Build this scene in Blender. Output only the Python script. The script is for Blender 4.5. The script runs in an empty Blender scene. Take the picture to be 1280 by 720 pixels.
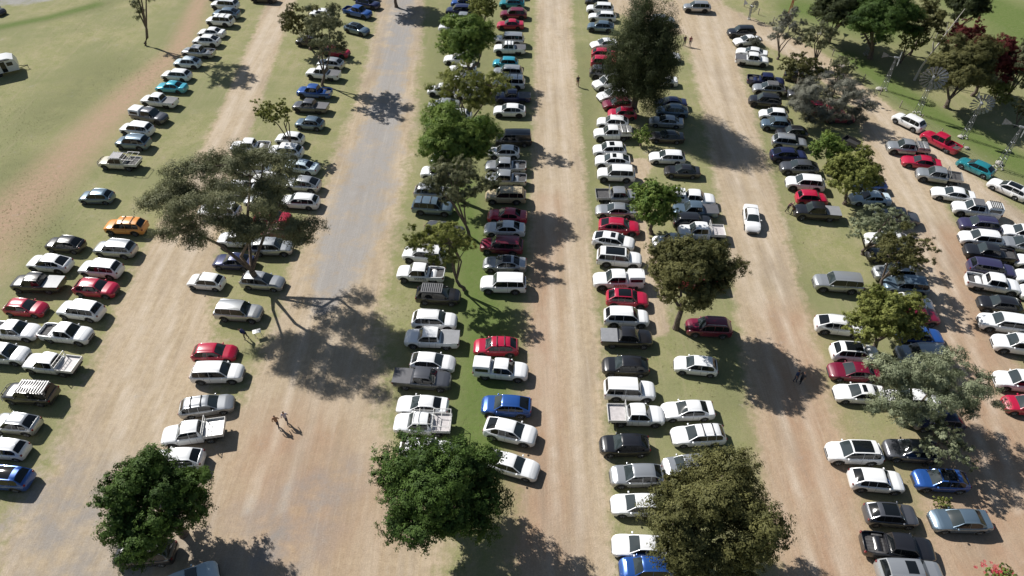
import bpy, math, random
import numpy as np
R = math.radians
rng = random.Random(7)
scene = bpy.context.scene
col = scene.collection

# ------------------------------------------------------------------ camera
CAM_H, PITCH, F = 53.0, R(45), 868.0          # drone height, tilt below the horizon, focal length in px of 1280
cam_d = bpy.data.cameras.new('camera'); cam = bpy.data.objects.new('camera', cam_d); col.objects.link(cam)
cam.location = (0, 0, CAM_H); cam.rotation_euler = (math.pi/2 - PITCH, 0, 0)
cam_d.sensor_width = 36; cam_d.lens = 36*F/1280; cam_d.clip_end = 5000; cam_d.clip_start = .5
scene.camera = cam

def at(px, py, z=0.0):
    """world point at height z that the photograph shows at pixel (px, py)"""
    a, b = (px-640)/F, (py-360)/F
    dy = math.cos(PITCH) - b*math.sin(PITCH); dz = -math.sin(PITCH) - b*math.cos(PITCH)
    t = (z-CAM_H)/dz
    return (a*t, dy*t, z)
def depth(p):
    return p[1]*math.cos(PITCH) + (CAM_H-p[2])*math.sin(PITCH)
def ppm(p): return F/depth(p)

# ------------------------------------------------------------------ materials
def newmat(name):
    m = bpy.data.materials.new(name); m.use_nodes = True
    return m, m.node_tree.nodes, m.node_tree.links, m.node_tree.nodes['Principled BSDF']
_m = {}
def mat(name, c, rough=.5, metal=0, coat=0, spec=.5, noise=0, nscale=8):
    if name in _m: return _m[name]
    m, N, L, b = newmat(name)
    b.inputs['Base Color'].default_value = (*c, 1); b.inputs['Roughness'].default_value = rough
    b.inputs['Metallic'].default_value = metal; b.inputs['Coat Weight'].default_value = coat
    b.inputs['Coat Roughness'].default_value = .06; b.inputs['Specular IOR Level'].default_value = spec
    if noise:
        tc = N.new('ShaderNodeTexCoord'); n = N.new('ShaderNodeTexNoise'); n.inputs['Scale'].default_value = nscale
        n.inputs['Detail'].default_value = 6
        L.new(tc.outputs['Object'], n.inputs['Vector'])
        r = N.new('ShaderNodeValToRGB'); r.color_ramp.elements[0].position = .3; r.color_ramp.elements[1].position = .7
        r.color_ramp.elements[0].color = (*[x*(1-noise) for x in c], 1); r.color_ramp.elements[1].color = (*[min(1, x*(1+noise)) for x in c], 1)
        L.new(n.outputs['Fac'], r.inputs['Fac']); L.new(r.outputs['Color'], b.inputs['Base Color'])
    _m[name] = m; return m

PAINT = dict(white=(.82,.83,.84), silver=(.42,.44,.46), grey=(.10,.105,.12), black=(.012,.013,.017), red=(.43,.008,.045),
             maroon=(.16,.006,.03), blue=(.02,.09,.34), navy=(.015,.022,.085), teal=(.02,.26,.31), cyan=(.03,.38,.52),
             orange=(.72,.27,.03), beige=(.46,.38,.24), cream=(.6,.56,.45), lightblue=(.55,.66,.73), purple=(.035,.032,.085), bluegrey=(.13,.19,.25))
def paint(c):
    k = 'car_paint_'+c
    if k in _m: return _m[k]
    metal = {'silver':.55,'grey':.4,'bluegrey':.45,'teal':.3,'blue':.3,'navy':.3,'cyan':.3}.get(c, 0)
    m, N, L, b = newmat(k)
    base = PAINT[c]
    b.inputs['Metallic'].default_value = metal; b.inputs['Coat Weight'].default_value = .8; b.inputs['Coat Roughness'].default_value = .09
    # road dust settles low on the doors and unevenly on the panels
    tc = N.new('ShaderNodeTexCoord'); sx = N.new('ShaderNodeSeparateXYZ'); L.new(tc.outputs['Object'], sx.inputs[0])
    mr = N.new('ShaderNodeMapRange'); mr.inputs['From Min'].default_value = .9; mr.inputs['From Max'].default_value = .25
    mr.inputs['To Min'].default_value = 0; mr.inputs['To Max'].default_value = .3 if sum(base) > .9 else .1
    L.new(sx.outputs['Z'], mr.inputs['Value'])
    oi = N.new('ShaderNodeObjectInfo'); ad = N.new('ShaderNodeVectorMath'); ad.operation = 'ADD'
    L.new(tc.outputs['Object'], ad.inputs[0]); L.new(oi.outputs['Location'], ad.inputs[1])
    n = N.new('ShaderNodeTexNoise'); n.inputs['Scale'].default_value = 2.2; n.inputs['Detail'].default_value = 5; L.new(ad.outputs[0], n.inputs['Vector'])
    mu = N.new('ShaderNodeMath'); mu.operation = 'MULTIPLY'; L.new(n.outputs['Fac'], mu.inputs[0]); mu.inputs[1].default_value = .06 if sum(base) > .9 else .02
    su = N.new('ShaderNodeMath'); su.operation = 'ADD'; su.use_clamp = True; L.new(mu.outputs[0], su.inputs[0]); L.new(mr.outputs[0], su.inputs[1])
    mx = N.new('ShaderNodeMix'); mx.data_type = 'RGBA'; L.new(su.outputs[0], mx.inputs[0])
    mx.inputs[6].default_value = (*base, 1); mx.inputs[7].default_value = (.34,.26,.18,1)
    L.new(mx.outputs[2], b.inputs['Base Color'])
    rr = N.new('ShaderNodeMapRange'); rr.inputs['To Min'].default_value = .28; rr.inputs['To Max'].default_value = .6
    L.new(su.outputs[0], rr.inputs['Value']); L.new(rr.outputs[0], b.inputs['Roughness'])
    _m[k] = m; return m

GLASS = mat('tinted_glass', (.008,.010,.012), .05, 0, 0, .5)
SCREEN = mat('windscreen_glass', (.03,.04,.043), .05, 0, .3, .6)
RUBBER = mat('tyre_rubber', (.025,.024,.023), .85, noise=.3, nscale=6)
RIM = mat('wheel_alloy', (.2,.205,.21), .4, .7)
PLASTIC = mat('dark_plastic', (.03,.03,.032), .6)
HEADL = mat('lamp_glass', (.7,.72,.74), .12, .2, .6)
TAILL = mat('tail_lamp_plastic', (.16,.006,.008), .25, 0, .3)
ALU = mat('aluminium_tray', (.5,.5,.5), .42, .7, noise=.15, nscale=5)
TRAYW = mat('white_tray_steel', (.66,.65,.63), .45, 0, .2, noise=.1, nscale=3)
LINER = mat('tray_liner', (.07,.068,.07), .75, noise=.35, nscale=4)
COVER = mat('tonneau_vinyl', (.1,.1,.11), .6, noise=.12, nscale=3)
GREYC = mat('grey_cover', (.26,.265,.28), .55, .1, noise=.1, nscale=3)

# ------------------------------------------------------------------ mesh builder
class MB:
    def __init__(s): s.v = []; s.f = []; s.m = []
    def add(s, vs, fs, mi=0):
        o = len(s.v); s.v += [tuple(p) for p in vs]
        for f in fs: s.f.append(tuple(i+o for i in f)); s.m.append(mi)
    def box(s, x0, x1, y0, y1, z0, z1, mi=0, bev=0.0):
        if bev <= 0:
            vs = [(x, y, z) for z in (z0, z1) for y in (y0, y1) for x in (x0, x1)]
            s.add(vs, [(0,2,3,1),(4,5,7,6),(0,1,5,4),(2,6,7,3),(0,4,6,2),(1,3,7,5)], mi)
        else:                                   # chamfered box: three shells of a rounded block
            b = bev
            rings = []
            for z, k in ((z0, b), (z0+b, 0), (z1-b, 0), (z1, b)):
                c = b
                ring = [(x0+k+c, y0+k), (x1-k-c, y0+k), (x1-k, y0+k+c), (x1-k, y1-k-c), (x1-k-c, y1-k), (x0+k+c, y1-k), (x0+k, y1-k-c), (x0+k, y0+k+c)]
                rings.append([(p[0], p[1], z) for p in ring])
            s.loft(rings, True, mi, cap=True)
    def loft(s, rings, closed, mi=0, cap=False):
        n = len(rings[0]); vs = [p for r in rings for p in r]; fs = []
        for i in range(len(rings)-1):
            for j in range(n if closed else n-1):
                a = i*n+j; b = i*n+(j+1) % n
                fs.append((a, b, b+n, a+n))
        if cap: fs.append(tuple(reversed(range(n)))); fs.append(tuple(range((len(rings)-1)*n, len(rings)*n)))
        s.add(vs, fs, mi)
    def tube(s, pts, rad, n=6, mi=0, cap=True):
        rings = []; pts = [np.array(p, float) for p in pts]
        for i, p in enumerate(pts):
            d = pts[min(i+1, len(pts)-1)] - pts[max(i-1, 0)]; d /= (np.linalg.norm(d)+1e-9)
            u = np.cross(d, (0, 0, 1)) if abs(d[2]) < .9 else np.cross(d, (1, 0, 0)); u /= np.linalg.norm(u); w = np.cross(d, u)
            r = rad[i] if hasattr(rad, '__len__') else rad
            rings.append([tuple(p + r*(math.cos(t)*u + math.sin(t)*w)) for t in [2*math.pi*k/n for k in range(n)]])
        s.loft(rings, True, mi, cap)
    def lathe_y(s, prof, n=20, cx=0, cz=0, mi=0):     # prof: (radius, y) about the Y axis
        s.loft([[(cx+r*math.cos(t), y, cz+r*math.sin(t)) for t in [2*math.pi*k/n for k in range(n)]] for r, y in prof], True, mi, True)
    def lathe_z(s, prof, n=12, cx=0, cy=0, mi=0):
        s.loft([[(cx+r*math.cos(t), cy+r*math.sin(t), z) for t in [2*math.pi*k/n for k in range(n)]] for r, z in prof], True, mi, True)
    def mesh(s, name, mats, smooth=True, sharp=38):
        me = bpy.data.meshes.new(name); me.from_pydata(s.v, [], s.f)
        for m in (mats if isinstance(mats, (list, tuple)) else [mats]): me.materials.append(m)
        if any(s.m): me.polygons.foreach_set('material_index', s.m)
        if smooth:
            me.polygons.foreach_set('use_smooth', [True]*len(s.f))
            me.set_sharp_from_angle(angle=R(sharp))
        me.update(); return me

def link(name, data, parent=None, loc=(0, 0, 0), rz=0):
    o = bpy.data.objects.new(name, data); col.objects.link(o); o.location = loc; o.rotation_euler = (0, 0, rz)
    if parent: o.parent = parent
    return o
def tag(o, label=None, cat=None, group=None, kind=None):
    if label: o['label'] = label
    if cat: o['category'] = cat
    if group: o['group'] = group
    if kind: o['kind'] = kind
    return o

# ------------------------------------------------------------------ cars
def lerp(a, b, t): return a+(b-a)*t
def interp(x, pts):
    if x <= pts[0][0]: return pts[0][1]
    for (a, u), (b, v) in zip(pts, pts[1:]):
        if x <= b: return lerp(u, v, (x-a)/(b-a+1e-9))
    return pts[-1][1]
SPEC = {
 'sed': [dict(L=4.72,W=1.83,H=1.45,belt=.92,hood=.74,xA=1.02,xB=.22,xC=-1.0,xD=-1.72,zD=.99,wr=.33,clr=.2,fo=.9,ro=1.02,yr=.70),
         dict(L=4.88,W=1.84,H=1.46,belt=.93,hood=.76,xA=1.05,xB=.3,xC=-.95,xD=-1.66,zD=1.02,wr=.34,clr=.2,fo=.93,ro=1.1,yr=.71)],
 'hat': [dict(L=4.15,W=1.77,H=1.49,belt=.93,hood=.77,xA=.98,xB=.3,xC=-1.4,xD=-1.88,zD=1.0,wr=.32,clr=.2,fo=.82,ro=.7,yr=.72),
         dict(L=3.98,W=1.72,H=1.52,belt=.95,hood=.82,xA=.96,xB=.38,xC=-1.38,xD=-1.82,zD=1.02,wr=.31,clr=.2,fo=.78,ro=.62,yr=.72),
         dict(L=4.36,W=1.8,H=1.47,belt=.94,hood=.76,xA=1.0,xB=.26,xC=-1.35,xD=-1.98,zD=1.02,wr=.33,clr=.2,fo=.87,ro=.76,yr=.70)],
 'suv': [dict(L=4.6,W=1.86,H=1.68,belt=1.05,hood=.92,xA=1.12,xB=.5,xC=-1.62,xD=-2.08,zD=1.12,wr=.36,clr=.27,fo=.9,ro=.95,yr=.73),
         dict(L=4.45,W=1.84,H=1.62,belt=1.03,hood=.9,xA=1.05,xB=.42,xC=-1.35,xD=-2.02,zD=1.13,wr=.36,clr=.26,fo=.86,ro=.86,yr=.71),
         dict(L=4.25,W=1.79,H=1.6,belt=1.0,hood=.9,xA=.98,xB=.36,xC=-1.25,xD=-1.92,zD=1.1,wr=.35,clr=.26,fo=.84,ro=.8,yr=.70),
         dict(L=4.72,W=1.9,H=1.66,belt=1.07,hood=.93,xA=1.15,xB=.42,xC=-1.2,xD=-2.14,zD=1.16,wr=.38,clr=.27,fo=.9,ro=.95,yr=.69),
         dict(L=4.78,W=1.89,H=1.74,belt=1.08,hood=.96,xA=1.18,xB=.58,xC=-1.82,xD=-2.2,zD=1.15,wr=.37,clr=.28,fo=.93,ro=1.0,yr=.75)],
 'fwd': [dict(L=4.7,W=1.87,H=1.8,belt=1.12,hood=1.0,xA=1.2,xB=.55,xC=-1.75,xD=-2.2,zD=1.18,wr=.385,clr=.31,fo=.88,ro=1.02,yr=.74),
         dict(L=4.92,W=1.94,H=1.87,belt=1.16,hood=1.06,xA=1.12,xB=.66,xC=-2.1,xD=-2.34,zD=1.18,wr=.4,clr=.34,fo=.9,ro=1.15,yr=.78),
         dict(L=4.86,W=1.9,H=1.84,belt=1.15,hood=1.04,xA=1.16,xB=.62,xC=-1.95,xD=-2.28,zD=1.17,wr=.39,clr=.33,fo=.88,ro=1.1,yr=.77)],
 'wag': [dict(L=4.8,W=1.82,H=1.52,belt=.95,hood=.78,xA=1.08,xB=.34,xC=-1.75,xD=-2.22,zD=1.02,wr=.33,clr=.21,fo=.92,ro=1.08,yr=.71)],
 'ute': [dict(L=5.36,W=1.9,H=1.82,belt=1.14,hood=1.03,xA=1.32,xB=.8,xC=-.62,xD=-.82,zD=1.16,wr=.39,clr=.34,fo=.92,ro=1.22,yr=.74),
         dict(L=5.28,W=1.87,H=1.79,belt=1.12,hood=1.0,xA=1.3,xB=.74,xC=-.58,xD=-.8,zD=1.14,wr=.38,clr=.33,fo=.9,ro=1.2,yr=.73)],
 'van': [dict(L=5.0,W=1.95,H=1.95,belt=1.12,hood=1.0,xA=1.72,xB=1.15,xC=-2.3,xD=-2.46,zD=1.12,wr=.35,clr=.24,fo=.98,ro=1.0,yr=.83)],
}
KIND = dict(sed='sedan', hat='hatchback', suv='SUV', fwd='four-wheel drive', wag='station wagon', ute='ute', utn='ute', uca='ute', utr='ute', van='van')

def build_parts(ty, var, extras):
    """mesh builders for one model: list of (part name, MB, material key, location, [sub-parts])"""
    P = SPEC['ute' if ty in ('ute', 'utn', 'uca', 'utr') else ty][var]
    isute = ty in ('ute', 'utn', 'uca', 'utr')
    L, W, H, belt, clr, wr = P['L'], P['W'], P['H'], P['belt'], P['clr'], P['wr']
    xA, xB, xC, xD, zD = P['xA'], P['xB'], P['xC'], P['xD'], P['zD']
    hl = L/2; xf, xr = hl-P['fo'], -hl+P['ro']; ra = wr*1.24
    out = []
    bedz = .78
    xbed = xD-.12
    def ztop(x):
        if isute and x < xbed: return bedz
        back = belt if isute else zD
        rear = [(-hl, back-.34 if not isute else belt), (-hl+.07, back-.12 if not isute else belt), (-hl+.18, back-.02 if not isute else belt), (xD, back)]
        if ty in ('fwd', 'van'): rear = [(-hl, back-.1), (-hl+.05, back), (xD, back)]
        return interp(x, rear + [(xC, belt), (xA-.02, belt), (lerp(xA, hl, .5), lerp(belt, P['hood'], .38)+.02), (hl-.3, P['hood']), (hl-.1, P['hood']-.1), (hl, P['hood']-.27)])
    def wid(x, z):
        pl = interp(x, [(-hl, .68), (-hl+.07, .84), (-hl+.18, .92), (-hl+.3, .955), (-hl+.8, 1), (hl-1.1, 1), (hl-.45, .955), (hl-.3, .915), (hl-.16, .84), (hl-.05, .72), (hl, .58)])
        if ty in ('fwd', 'van') : pl = max(pl, interp(x, [(-hl, .84), (-hl+.07, .93), (-hl+.2, .97), (0, 0)])) if x < 0 else pl
        vz = interp(z, [(clr, .94), (.45, .99), (.62, 1.0), (belt-.2, .985), (belt-.06, .955), (belt, .915)])
        return W/2*pl*vz
    xs = {hl, hl-.05, hl-.16, hl-.3, hl-.45, xA, lerp(xA, hl, .5), 0, xC, xD, -hl+.8, -hl+.3, -hl+.18, -hl+.07, -hl, lerp(xf, xr, .3), lerp(xf, xr, .65)}
    for xw in (xf, xr):
        for k in range(9): xs.add(xw + ra*math.cos(math.pi*k/8))
        xs |= {xw+ra+.004, xw-ra-.004}
    if isute: xs = {x for x in xs} | {xbed+.002, xbed-.002}
    if ty == 'utr': xs = {x for x in xs if x >= xbed+.001} | {xbed+.002}
    xs = sorted(xs, reverse=True)
    def zbot(x):
        for xw in (xf, xr):
            d = abs(x-xw)
            if d <= ra+.0005: return max(clr, wr*.98 + math.sqrt(max(0, ra*ra-d*d)))
        if x > hl-.12: return clr+.06
        if x < -hl+.12: return clr+.1
        return clr
    body = MB(); rings = []
    for x in xs:
        zb, zt = zbot(x), ztop(x); zt = max(zt, zb+.05)
        zz = [zb, lerp(zb, zt, .2), lerp(zb, zt, .45), lerp(zb, zt, .7), lerp(zb, zt, .9), zt]
        sec = [(wid(x, z), z) for z in zz]
        wtop = sec[-1][0]; cr = .05 if zt > bedz+.01 else 0
        sec[-1] = (wtop-.035, zt+.0)
        sec += [(wtop*.72, zt+cr*.6), (wtop*.36, zt+cr*.95), (0, zt+cr)]
        # centre ridge of the bonnet is what catches the light; the ring closes under the floor
        full = [(x, y, z) for y, z in sec] + [(x, -y, z) for y, z in reversed(sec[:-1])]
        rings.append(full)
    body.loft(rings, True, 0, True)
    nr_ = len(rings[0])
    for i_ in range(len(rings)-1): body.m[i_*nr_+nr_-1] = 1
    def seam(x, z0, z1, lean=0):
        for s in (1, -1):
            zz = [lerp(z0, z1, t) for t in (0, .33, .66, 1)]
            rs = [[(x+lean*(z-z0)+dx, s*(wid(x, z)+.004), z) for dx in (-.008, .008)] for z in zz]
            if s > 0: rs = [list(reversed(r)) for r in rs]
            body.loft(rs, False, 1)
    if ty in ('suv', 'fwd') or isute:        # dark flares round the wheel arches
        for xw in (xf, xr):
            if ty == 'utr' and xw == xr: continue
            for s in (1, -1):
                rs = []
                for k in range(11):
                    a = math.pi*k/10
                    p2 = []
                    for rr_ in (ra-.002, ra+.03, ra+.065):
                        x, z = xw+rr_*math.cos(a), wr*.98+rr_*math.sin(a); zz_ = min(z, ztop(x)-.03); p2.append((x, s*(wid(x, zz_)+(.022 if rr_ < ra+.06 else .002)), zz_))
                    rs.append(p2 if s > 0 else list(reversed(p2)))
                body.loft(rs, False, 1)
    # greenhouse
    yb0 = W/2*.905; yr0 = W/2*P['yr']
    def hx(x):
        if x > xB: q = max(0, (xA-x)/(xA-xB)); return lerp(belt, H-.05, q**.93)
        if x < xC: q = max(0, (x-xD)/(xC-xD)); return lerp(zD, H-.06, q**.9)
        m = (x-xC)/(xB-xC); return H-.05 + .05*math.sin(math.pi*min(1, max(0, m)))**.7 - .01*(1-m)
    def qx(x): return max(0, min(1, (hx(x)-belt)/(H-.05-belt)))
    def yb(x): return yb0*interp(x, [(xD, .93), (xD+.5, .985), (0, 1), (xA-.4, 1), (xA, .93)])
    def ye(x): return lerp(yb(x), yr0*interp(x, [(xD, .94), (xC+.5, 1), (xB-.3, 1), (xA, .97)]), qx(x))
    def tz(x, u): return hx(x) + .065*qx(x)*(1-u*u) - .03*qx(x)*(abs(u)**6)
    g = MB(); rings = []
    gx = [xA] + [lerp(xA, xB, t) for t in (.2, .45, .7, .88, 1)] + [lerp(xB, xC, t) for t in (.12, .35, .6, .85, 1)] + [lerp(xC, xD, t) for t in (.15, .4, .7, 1)]
    for x in gx:
        q = qx(x); e = ye(x); ri = min(.055, e*.1)
        sec = [(yb(x), belt-.03), (e, hx(x)-.06*q), (e-ri*.35, hx(x)-.02*q)] + [(u*(e-ri), tz(x, u)) for u in (1, .75, .5, .25, 0)]
        rings.append([(x, y, z) for y, z in sec] + [(x, -y, z) for y, z in reversed(sec[:-1])])
    g.loft(rings, False)
    g.add(rings[-1], [tuple(range(len(rings[-1])))]); g.add(rings[0], [tuple(reversed(range(len(rings[0]))))])
    body.v_off = len(body.v); body.add(g.v, g.f)
    def top_patch(x0, x1, m0, off=.012, n=5, k=6):
        b = MB(); rs = []
        for i in range(n+1):
            x = lerp(x0, x1, i/n); e = ye(x)-.055-m0
            dx = .02; sl = (hx(x+dx)-hx(x-dx))/(2*dx); nl = math.hypot(1, sl)
            rs.append([(x - off*sl/nl, u*e, tz(x, u*e/(ye(x)-.05)) + off/nl) for u in [lerp(-1, 1, j/k) for j in range(k+1)]])
        b.loft(rs, False)
        # rim turned down into the body so that it has thickness
        return b
    def side_win(x0, x1, sgn, t0=.13, t1=.985, n=4, fn=None):
        b = MB(); rs = []
        for i in range(n+1):
            x = lerp(x0, x1, i/n); q = qx(x)
            zt = hx(x)-.06*q
            lo = belt+.02; hi = lerp(belt, zt, t1)
            hi = max(hi, lo+.01)
            def pt(z):
                t = (z-(belt-.03))/(max(.05, zt-(belt-.03))); return (x, sgn*(lerp(yb(x), ye(x), t)+.011), z)
            rs.append([pt(lo), pt(lerp(lo, hi, .5)), pt(hi)])
        if sgn > 0: rs = [list(reversed(r)) for r in rs]
        b.loft(rs, False); return b
    fx0 = lerp(xA, xB, .3)
    xm = lerp(xB, xC, .42) if not isute else lerp(xB, xC, .47)
    for xx in ((xA-.12, xm, xC+.15) if isute or ty == 'van' else (xA-.12, xm, max(xr+ra*.9, lerp(xB, xC, .8)))): seam(xx, clr+.12 if abs(xx-xr) > ra else zbot(xx)+.05, belt-.07)
    out.append(['body', body, 'paint', (0,0,0), []])
    out.append(['windscreen', top_patch(xA-.02, xB+.0, .02), SCREEN, (0,0,0), []])
    if ty != 'van' : out.append(['rear_window', top_patch(xC-.03*(1 if isute else 1.6), lerp(xC, xD, .92), .05), GLASS, (0,0,0), []])
    else: out.append(['rear_window', top_patch(xC-.03, lerp(xC, xD, .8), .2), GLASS, (0,0,0), []])
    wins = [(fx0, xm+.022)]
    if ty in ('sed', 'hat'): wins += [(xm-.022, lerp(xC, xD, .4))]
    elif isute: wins += [(xm-.022, xC+.0)]
    elif ty == 'van': wins += []
    else:
        x2 = lerp(xB, xC, .8); wins += [(xm-.022, x2+.02), (x2-.02, lerp(xC, xD, .4))]
    for s in (1, -1):
        for (a, b) in wins: out.append(['side_window', side_win(a, b, s), GLASS, (0,0,0), []])
    # sills / cladding
    lowm = MB()
    for s in (1, -1):
        y = W/2*.955*s; lowm.box(xr+ra+.03, xf-ra-.03, min(y, y-.08*s), max(y, y-.08*s)+.004, clr-.035, clr+.07)
    lowm.box(-hl+.35, hl-.35, -W*.36, W*.36, clr-.06, clr+.03)
    out.append(['underbody', lowm, PLASTIC, (0,0,0), []])
    # nose
    gr = MB(); zg = P['hood']-.33
    gr.box(hl-.05, hl+.012, -W*.24, W*.24, zg-.1, zg+.08, 0, .012); gr.box(hl-.06, hl+.02, -W*.31, W*.31, clr+.07, clr+.2, 0, .015)
    out.append(['grille', gr, PLASTIC, (0,0,0), []])
    for s in (1, -1):
        h = MB(); y0, y1 = sorted((s*W*.27, s*W*.43)); zl = P['hood']-.24
        h.add([(hl-.02, s*W*.24, zl), (hl-.17, s*W*.42, zl+.02), (hl-.38, s*W*.455, zl+.14), (hl-.1, s*W*.25, zl+.13),
               (hl-.15, s*W*.24, zl-.02), (hl-.3, s*W*.40, zl), (hl-.42, s*W*.43, zl+.1), (hl-.2, s*W*.25, zl+.1)],
              [(0,1,2,3),(0,4,5,1),(1,5,6,2),(2,6,7,3),(3,7,4,0)])
        out.append(['headlight', h, HEADL, (0,0,0), []])
        if ty != 'utr':
            t = MB(); zt = (zD if not isute else belt)-.1
            xr_ = -hl
            k_ = .06 if ty in ('fwd','van') or isute else 0; t.box(xr_+.02-k_*.5, xr_+.13, *sorted((s*W*(.31+k_), s*W*(.405+k_))), zt-.2, zt+.0, 0, .02)
            out.append(['taillight', t, TAILL, (0,0,0), []])
        m = MB(); m.box(xA-.40, xA-.27, *sorted((s*(yb0+.03), s*(yb0+.21))), belt+.0, belt+.13, 0, .03)
        out.append(['wing_mirror', m, 'paint', (0,0,0), []])
    # wheels
    for xw in (xf, xr):
        for s in (1, -1):
            w = MB(); w.lathe_y([(wr*.62, -.1), (wr*.93, -.105), (wr, -.07), (wr, .07), (wr*.93, .105), (wr*.62, .1)], 20)
            r = MB(); yy = s*.108
            prof = [(wr*.64, s*.07), (wr*.6, yy), (wr*.5, s*.085), (wr*.15, s*.1)]
            r.lathe_y(prof if s > 0 else prof, 16)
            for k in range(5):
                a = 2*math.pi*k/5; r.tube([(wr*.12*math.cos(a), s*.1, wr*.12*math.sin(a)), (wr*.58*math.cos(a), s*.112, wr*.58*math.sin(a))], .03, 4)
            out.append(['wheel', w, RUBBER, (xw, s*(W/2-.135), wr), [['rim', r, RIM]]])
    # extras
    if 'r' in extras:
        for s in (1, -1):
            b = MB(); b.tube([(xB-.1, s*yr0*.88, H-.03), (xB-.2, s*yr0*.88, H+.05), (xC+.25, s*yr0*.88, H+.05), (xC+.12, s*yr0*.88, H-.03)], .022, 6)
            out.append(['roof_rail', b, PLASTIC if ty == 'fwd' else ALU, (0,0,0), []])
    if 'x' in extras:
        for t in (.3, .72):
            b = MB(); x = lerp(xB, xC, t)
            b.box(x-.045, x+.045, -yr0*.93, yr0*.93, H+.075, H+.105, 0, .012)
            for s in (1, -1): b.box(x-.04, x+.04, *sorted((s*yr0*.8, s*yr0*.9)), H-.04, H+.08)
            out.append(['crossbar', b, PLASTIC, (0,0,0), []])
    if 'k' in extras:
        b = MB(); a0, a1 = xB-.1, xC+.1
        for s in (1, -1): b.tube([(a0, s*yr0*.95, H+.1), (a1, s*yr0*.95, H+.1)], .025, 5)
        n = 11
        for i in range(n):
            x = lerp(a0, a1, i/(n-1)); b.box(x-.05, x+.05, -yr0*.95, yr0*.95, H+.085, H+.11)
        for x in (a0-.1, (a0+a1)/2, a1+.1):
            for s in (1, -1): b.box(x-.03, x+.03, *sorted((s*yr0*.84, s*yr0*.95)), H-.05, H+.09)
        out.append(['roof_rack', b, mat('rack_metal', (.2,.2,.21), .5, .4), (0,0,0), []])
    if 's' in extras: out.append(['sunroof', top_patch(lerp(xB, xC, .18), lerp(xB, xC, .5), .17, .008), GLASS, (0,0,0), []])
    if 'd' in extras: out.append(['glass_roof', top_patch(lerp(xB, xC, .06), lerp(xB, xC, .8), .06, .008), GLASS, (0,0,0), []])
    if 'b' in extras:
        b = MB(); x = hl+.1
        for z in (.55, .78, 1.02): b.tube([(x-.22, -W*.46, z-.03), (x, -W*.3, z), (x, W*.3, z), (x-.22, W*.46, z-.03)], .035, 6)
        for y in (-.35, .35): b.tube([(x-.05, y, .4), (x, y, .6), (x-.01, y, 1.05)], .04, 6)
        out.append(['bull_bar', b, PLASTIC, (0,0,0), []])
    if 'n' in extras:                       # snorkel-like aerial on the guard
        b = MB(); b.tube([(hl-.15, W*.35, P['hood']-.1), (hl-.2, W*.35, P['hood']+1.1)], .012, 4)
        out.append(['aerial', b, PLASTIC, (0,0,0), []])
    xe = -hl
    if ty in ('ute', 'utn', 'uca'):
        t = MB(); th = .07; zt = belt-.02; y1 = W/2*.985; x0 = xbed-.003
        for s in (1, -1):
            rs = []
            for x in (x0, lerp(x0, xe, .5), xe+.3, xe+.08, xe+.0):
                yo = wid(x, .7)+.004
                rs.append([(x, s*yo, bedz-.12), (x, s*(yo-.005), zt-.1), (x, s*(yo-.03), zt), (x, s*(yo-.03-th), zt), (x, s*(yo-.03-th), bedz+.005)])
            t.loft(rs, True, 0, True)
        wy = wid(xe, .7)-.04
        t.box(xe-.004, xe+.06, -wy, wy, bedz-.1, zt-.01, 0, .015); t.box(x0-.06, x0, -wy-.1, wy+.1, bedz, zt)
        out.append(['tub', t, 'paint', (0,0,0), []])
        if ty == 'ute':
            f = MB(); f.box(xe+.065, x0-.065, -W/2+.15, W/2-.15, bedz+.006, bedz+.03)
            for k in range(7):
                y = lerp(-W/2+.25, W/2-.25, k/6); f.box(xe+.1, x0-.1, y-.03, y+.03, bedz+.03, bedz+.045)
            for s in (1, -1): f.box(xr-.4, xr+.4, *sorted((s*(W/2-.33), s*(W/2-.13))), bedz+.03, bedz+.2, 0, .03)
            out.append(['tub_liner', f, LINER, (0,0,0), []])
        if ty == 'utn':
            f = MB(); rs = []
            for i in range(5):
                y = lerp(-W/2+.06, W/2-.06, i/4); z = zt+.012+.03*(1-abs(i-2)/2)
                rs.append([(x0-.02, y, zt-.02), (x0-.02, y, z), (xe+.01, y, z-.01), (xe+.01, y, zt-.03)])
            f.loft(rs, False); f.add(rs[0], [(0,1,2,3)]); f.add(rs[-1], [(3,2,1,0)])
            out.append(['tonneau_cover', f, 'cover', (0,0,0), []])
        if ty == 'uca':
            c = MB(); rs = []; Hc = H-.02
            for x, k in ((x0-.02, .0), (x0-.1, 1), (lerp(x0, xe, .5), 1.02), (xe+.25, 1), (xe+.05, .88)):
                zc = lerp(zt+.35, Hc, k) if k < 1 else Hc*(1 if k == 1 else 1.008); zc = Hc-.25 if k == 0 else zc
                e = yr0*1.04; bb = W/2*.925
                sec = [(bb, zt-.02), (e+.03, zc-.1), (e-.03, zc-.02), (e*.5, zc+.02), (0, zc+.03)]
                rs.append([(x, y, z) for y, z in sec] + [(x, -y, z) for y, z in reversed(sec[:-1])])
            c.loft(rs, False); c.add(rs[-1], [tuple(range(9))]); c.add(rs[0], [tuple(reversed(range(9)))])
            out.append(['canopy', c, 'canopy', (0,0,0), [['canopy_window', None, GLASS]]])
            cw = MB()
            for s in (1, -1):
                q = []
                for x in (x0-.2, xe+.28):
                    for t_ in (.22, .8):
                        q.append((x, s*(lerp(W/2*.925, yr0*1.04+.03, t_)+.012), lerp(zt-.02, Hc-.1, t_)))
                cw.add(q, [(0,1,3,2) if s > 0 else (0,2,3,1)])
            cw.add([(xe+.02, -W*.33, zt+.16), (xe+.02, W*.33, zt+.16), (xe+.035, W*.3, Hc-.22), (xe+.035, -W*.3, Hc-.22)], [(0,3,2,1)])
            out[-1][4][0][1] = cw
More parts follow.
